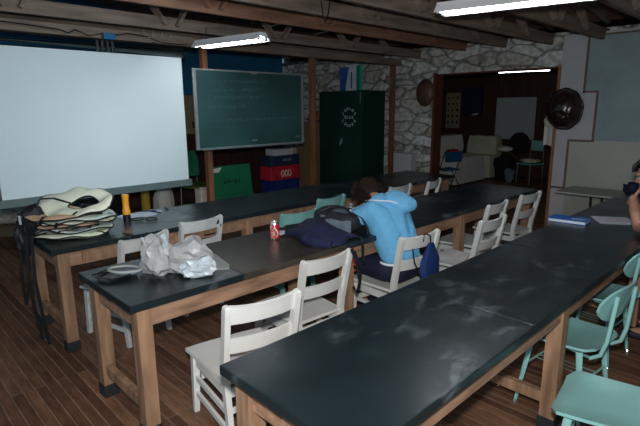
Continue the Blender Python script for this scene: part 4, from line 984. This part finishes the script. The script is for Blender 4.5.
def hand(bm, wrist, dirv, side, palm_n, curl=.35, s=1.0):
    """palm, four bent fingers, thumb; side = direction of the thumb"""
    w = Vector(wrist); d = Vector(dirv).normalized(); sd = Vector(side); sd = (sd-d*sd.dot(d)).normalized(); pn = Vector(palm_n); pn = (pn-d*pn.dot(d)-sd*pn.dot(sd)).normalized()
    for k in range(4):
        o_ = (1.5-k)*.019*s; a = w+d*.01*s+sd*o_*.7; c = w+d*.085*s+sd*o_
        limb(bm, [(*a, .014*s), (*c, .0125*s)])
        L = (.075, .084, .078, .062)[k]*s; dd = d.copy(); p = c
        rr = .0095*s
        for j, fr_ in enumerate((.45, .32, .23)):
            ang = curl*(j+1); dd = (d*math.cos(ang)+pn*math.sin(ang)).normalized(); q = p+dd*L*fr_
            limb(bm, [(*p, rr), (*q, rr*.92)]); p = q; rr *= .92
    a = w+d*.02*s+sd*.025*s; c = a+(d*.6+sd*.8+pn*.2).normalized()*.035*s; e_ = c+(d*.9+sd*.35+pn*.35).normalized()*.03*s; g2 = e_+(d+pn*.5).normalized()*.022*s
    limb(bm, [(*a, .014*s), (*c, .012*s), (*e_, .0105*s), (*g2, .009*s)])
def head(bm, c, fwd, up, s=1.0):
    """skull, jaw, nose, ears, lips relief, neck left to the caller"""
    c = Vector(c); F = Vector(fwd).normalized(); U = Vector(up); U = (U-F*U.dot(F)).normalized(); Sd = F.cross(U)
    def Pp(a, b_, e_): return c+F*a*s+Sd*b_*s+U*e_*s
    Rm = Matrix((F, Sd, U)).transposed()
    def el(a, b_, e_, ra, rb, re):
        bmesh.ops.create_icosphere(bm, subdivisions=3, radius=1, matrix=Matrix.Translation(Pp(a, b_, e_)) @ Rm.to_4x4() @ Matrix.Diagonal((ra*s, rb*s, re*s, 1)))
    el(-.01, 0, .035, .095, .077, .085); el(.025, 0, -.02, .065, .062, .075); el(.045, 0, -.075, .042, .045, .035)
    limb(bm, [(*Pp(.083, 0, .02), .010*s), (*Pp(.103, 0, -.012), .014*s)]); el(.078, 0, .035, .018, .055, .010)
    for q in (-1, 1): el(-.005, q*.078, -.002, .018, .010, .032); el(.066, q*.035, -.02, .02, .022, .018); limb(bm, [(*Pp(.096, q*.008, -.016), .009*s), (*Pp(.088, q*.013, -.014), .008*s)])
    el(.086, 0, -.048, .010, .024, .006); el(.084, 0, -.058, .010, .020, .006)
    return Pp, Rm
def face_bits(par, Pp, Rm, s=1.0):
    for q in (-1, 1):
        b = bm_new(); bmesh.ops.create_icosphere(b, subdivisions=2, radius=.0115*s, matrix=Matrix.Translation(Pp(.0715, q*.032, .008))); obj('eye', b, M_EYE, par, smooth=True)
        b = bm_new(); bmesh.ops.create_icosphere(b, subdivisions=2, radius=.0062*s, matrix=Matrix.Translation(Pp(.078, q*.032, .008))); obj('iris', b, M_BLACKP, par, smooth=True)
    b = bm_new(); bmesh.ops.create_icosphere(b, subdivisions=2, radius=1, matrix=Matrix.Translation(Pp(.091, 0, -.053)) @ Rm.to_4x4() @ Matrix.Diagonal((.006*s, .022*s, .007*s, 1))); obj('lips', b, M_LIP, par, smooth=True)

# girl in the blue hooded top, seated facing the bench (-x) and leaning over it
G = thing('person', 'person in light blue hooded top leaning over the middle bench, head down', 'person', (0, 0, 0))
hip = (-2.10, 2.85, .49); che = (-2.19, 2.86, .83); nk = (-2.30, 2.87, .965); hd = (-2.455, 2.93, 1.005)
shl = (-2.23, 2.70, .925); shr = (-2.22, 3.03, .925)
ell_ = (-2.40, 2.60, .825); haL = (-2.62, 2.77, .806); elr = (-2.42, 3.22, .825); haR = (-2.63, 3.03, .806)
kl = (-2.52, 2.74, .48); kr = (-2.50, 3.00, .48); fl_ = (-2.50, 2.72, .09); fr2 = (-2.47, 3.02, .09)
b = bm_new()
limb(b, [(*hip, .125), (-2.12, 2.85, .66, .105), (*che, .115), (-2.235, 2.86, .90, .10), (*nk, .055), (-2.40, 2.90, .99, .05)])
limb(b, [(*shl, .055), (*ell_, .038), (*haL, .024)]); limb(b, [(*shr, .055), (*elr, .038), (*haR, .024)])
for k_, f_ in ((kl, fl_), (kr, fr2)): limb(b, [(-2.14, k_[1], .49, .085), (*k_, .056), (k_[0]+.01, k_[1], .30, .048), (*f_, .032), (f_[0]-.12, f_[1], .045, .03)])
limb(b, [(*shl, .06), (*che, .08), (*shr, .06)])
Pp, Rm = head(b, hd, (-.72, .10, -.62), (-.62, .1, .75), .98)
hand(b, haL, (-.75, .65, -.05), (.4, .6, .6), (0, 0, -1), .25, .9); hand(b, haR, (-.8, -.55, -.05), (-.3, -.6, .6), (0, 0, -1), .25, .9)
fused('body', b, M_SKIN, G, .0075, 3); face_bits(G, Pp, Rm, .98)
b = bm_new()   # hooded top
limb(b, [(-2.07, 2.85, .60, .118), (-2.11, 2.85, .68, .125), (*che, .135), (-2.235, 2.865, .905, .115)])
limb(b, [(-2.08, 2.78, .60, .105), (-2.13, 2.77, .72, .115), (-2.2, 2.76, .85, .11), (*shl, .075)]); limb(b, [(-2.08, 2.93, .60, .105), (-2.13, 2.94, .72, .115), (-2.2, 2.96, .85, .11), (*shr, .075)])
limb(b, [(*shl, .080), (-2.32, 2.645, .87, .068), (*ell_, .056), (-2.52, 2.68, .818, .046), (-2.60, 2.755, .812, .037)]); limb(b, [(*shr, .080), (-2.33, 3.13, .87, .068), (*elr, .056), (-2.52, 3.14, .818, .046), (-2.61, 3.05, .812, .037)])
ell(b, (-2.255, 2.87, .955), (.10, .12, .07), (0, .5, 0)); ell(b, (-2.17, 2.93, .99), (.095, .135, .055), (0, .45, .1)); ell(b, (-2.11, 2.96, .955), (.07, .12, .05), (0, .7, .1))
for v in b.verts:
    v.co.z += .006*noise.noise(v.co*14); v.co.x += .006*noise.noise(v.co*11+Vector((3, 1, 2)))
    if v.co.z < .56: v.co.z = .56+(v.co.z-.56)*.1
fused('hooded_top', b, M_HOOD, G, .010, 3)
b = bm_new(); pts = [(-2.075+.128*math.cos(a), 2.855+.187*math.sin(a), .562) for a in [2*math.pi*j/30 for j in range(31)]]; sweep(b, pts, .010, 6, cap=False); obj('white_hem', b, M_HOODW, G, smooth='all')
b = bm_new(); sweep(b, [(-2.36, 2.78, .975), (-2.28, 2.74, .995), (-2.20, 2.75, 1.0), (-2.13, 2.79, 1.0), (-2.09, 2.82, .985)], .0055, 6); obj('hood_piping', b, M_HOODW, G, smooth=True)
b = bm_new(); sweep(b, [(-2.26, 2.655, .985), (-2.34, 2.60, .935), (-2.42, 2.57, .875), (-2.52, 2.65, .862), (-2.60, 2.74, .848)], .006, 6); obj('sleeve_piping', b, M_HOODW, G, smooth=True)
b = bm_new()
limb(b, [(-2.06, 2.79, .50, .112), (-2.06, 2.91, .50, .112)])
for k_, f_ in ((kl, fl_), (kr, fr2)): limb(b, [(-2.12, k_[1], .50, .098), (k_[0]+.02, k_[1], .495, .074), (k_[0], k_[1], .46, .070), (k_[0]+.02, k_[1], .30, .062), (f_[0], f_[1], .10, .052)])
for v in b.verts:
    if v.co.x > -2.42 and v.co.z < .385: v.co.z = .385
fused('trousers', b, M_JEANS, G, .010, 3)
for f_ in (fl_, fr2):
    b = bm_new(); limb(b, [(f_[0]+.03, f_[1], .045, .042), (f_[0]-.10, f_[1], .04, .040), (f_[0]-.15, f_[1], .035, .033)])
    for v in b.verts: v.co.z = max(v.co.z, .003)
    fused('shoe', b, M_SHOE, G, .008, 2)
# hair: cap over the skull plus falling locks
b = bm_new()
def hel(a, b_, e_, ra, rb, re): bmesh.ops.create_icosphere(b, subdivisions=3, radius=1, matrix=Matrix.Translation(Pp(a, b_, e_)) @ Rm.to_4x4() @ Matrix.Diagonal((ra, rb, re, 1)))
hel(-.02, 0, .042, .094, .082, .085); hel(-.045, 0, -.01, .07, .078, .075)
for q in (-1, 1): 
    hel(.01, q*.062, .0, .075, .028, .085)
    for k in range(6):
        s0 = Pp(.02-.016*k, q*(.072+.003*k), .04); e0 = Pp(.09-.035*k, q*(.085), -.10-.01*k); e0.z = max(e0.z, .80)
        limb(b, [(*s0, .020), (*((s0+e0)/2), .020), (*e0, .010)])
for k in range(7):
    a = (k-3)*.022; s0 = Pp(.03, a, .118); m0 = Pp(.085, a*1.3, .07); e0 = Pp(.10, a*1.6, -.0); limb(b, [(*s0, .018), (*m0, .014), (*e0, .008)])
fused('hair', b, M_HAIR, G, .007, 1)

t = thing('drawstring_bag', 'small royal blue drawstring bag hanging on the girl\'s chair back', 'bag', (-1.84, 2.83, 0))
b = bm_new()
def db(u, v):
    a = 2*math.pi*u; w = .03+.075*min(1, v*2.2)*(1-.25*max(0, v-.8)/.2); return (.035+.032*math.cos(a)*min(1, .3+v), w*math.sin(a)+.01*math.sin(5*a+v*3), .74-.27*v)
grid(b, 25, 10, db); bmesh.ops.remove_doubles(b, verts=b.verts[:], dist=.0005); bmesh.ops.holes_fill(b, edges=[e for e in b.edges if e.is_boundary]); obj('bag_body', b, M_BLUEB, t, smooth=True)
b = bm_new(); sweep(b, [(.035, .0, .735), (.03, .0, .79), (.01, .0, .80), (-.02, 0, .79), (-.025, 0, .74)], .006, 6)
sweep(b, [(-.03, -.12, .71), (.0, -.135, .62), (.04, -.10, .50), (.05, -.05, .47)], .006, 6); obj('draw_cord', b, M_BLACK, t, smooth=True)

# dark haired person, cut by the right edge of the picture
Q = thing('person', 'dark haired person at the right edge, elbow on the near bench', 'person', (.012, -.01, 0))
b = bm_new(); O = Vector((-.37, 4.02, 0))
limb(b, [(-.30, 4.02, .53, .13), (-.36, 4.0, .70, .115), (-.48, 3.96, .88, .125), (-.58, 3.92, 1.0, .10), (-.66, 3.88, 1.07, .055), (-.71, 3.86, 1.12, .052)])
limb(b, [(-.56, 3.75, .98, .058), (-.57, 3.93, .98, .09), (-.56, 4.11, .98, .058)])
Pq, Rq = head(b, (-.765, 3.85, 1.20), (-.93, .05, -.3), (-.3, 0, 1), 1.0)
limb(b, [(-.56, 4.11, .98, .055), (-.68, 4.30, .86, .044), (-.78, 4.36, .815, .040), (-.88, 4.28, .87, .034), (-.93, 4.22, .92, .027)])
hand(b, (-.93, 4.22, .92), (-.3, -.5, .5), (-.3, -.3, .8), (.6, -.6, -.1), .75, .95)
limb(b, [(-.56, 3.75, .98, .055), (-.72, 3.80, .86, .046), (-.84, 4.00, .812, .042), (-.88, 4.0, .93, .038), (-.89, 3.96, 1.02, .028)])
hand(b, (-.89, 3.96, 1.02), (.45, -.25, .9), (-.1, .9, .2), (.6, -.6, -.4), .75, .92)
for y in (3.93, 4.12): limb(b, [(-.32, y, .53, .088), (-.68, y, .49, .058), (-.67, y, .28, .05), (-.68, y, .09, .034), (-.80, y, .045, .03)])
fused('body', b, M_SKIN, Q, .0075, 3); face_bits(Q, Pq, Rq)
b = bm_new(); limb(b, [(-.29, 4.02, .56, .138), (-.36, 4.0, .70, .128), (-.48, 3.96, .88, .138), (-.58, 3.92, .99, .108)])
limb(b, [(-.55, 3.75, .98, .072), (-.57, 3.93, .98, .10), (-.55, 4.11, .98, .072)]); limb(b, [(-.55, 4.11, .98, .072), (-.62, 4.20, .92, .062)]); limb(b, [(-.55, 3.75, .98, .072), (-.64, 3.775, .92, .062)])
fused('t_shirt', b, M_DARK, Q, .010, 3)
b = bm_new(); limb(b, [(-.29, 3.95, .545, .11), (-.29, 4.09, .545, .11)])
for y in (3.93, 4.12): limb(b, [(-.32, y, .535, .10), (-.67, y, .50, .074), (-.675, y, .47, .07), (-.67, y, .28, .062), (-.68, y, .11, .05)])
fused('trousers', b, M_JEANS, Q, .010, 3)
for y in (3.93, 4.12):
    b = bm_new(); limb(b, [(-.65, y, .045, .042), (-.78, y, .04, .04), (-.84, y, .035, .033)])
    for v in b.verts: v.co.z = max(v.co.z, .003)
    fused('shoe', b, M_SHOE, Q, .008, 2)
b = bm_new()
def hq(a, b_, e_, ra, rb, re): bmesh.ops.create_icosphere(b, subdivisions=3, radius=1, matrix=Matrix.Translation(Pq(a, b_, e_)) @ Rq.to_4x4() @ Matrix.Diagonal((ra, rb, re, 1)))
hq(-.025, 0, .052, .098, .085, .085); hq(-.05, 0, 0, .07, .078, .07)
for k in range(9): 
    a = (k-4)*.016; limb(b, [(*Pq(.03, a, .12), .018), (*Pq(.075, a*1.1, .095), .015), (*Pq(.092, a*1.2, .06), .008)])
fused('hair', b, M_HAIRD, Q, .007, 1)
t = thing('wooden_stool', 'wooden stool under the person at the right edge', 'stool', (-.28, 4.02, 0))
b = bm_new(); lathe(b, [(0, .40), (.165, .40), (.17, .41), (.17, .42), (0, .42)], 28); obj('seat', b, M_LEG, t)
for a in range(4):
    b = bm_new(); x = math.cos(a*math.pi/2+.785); y = math.sin(a*math.pi/2+.785); sweep(b, [(x*.11, y*.11, .40), (x*.16, y*.16, 0)], .016, 8); obj('leg', b, M_LEG, t)
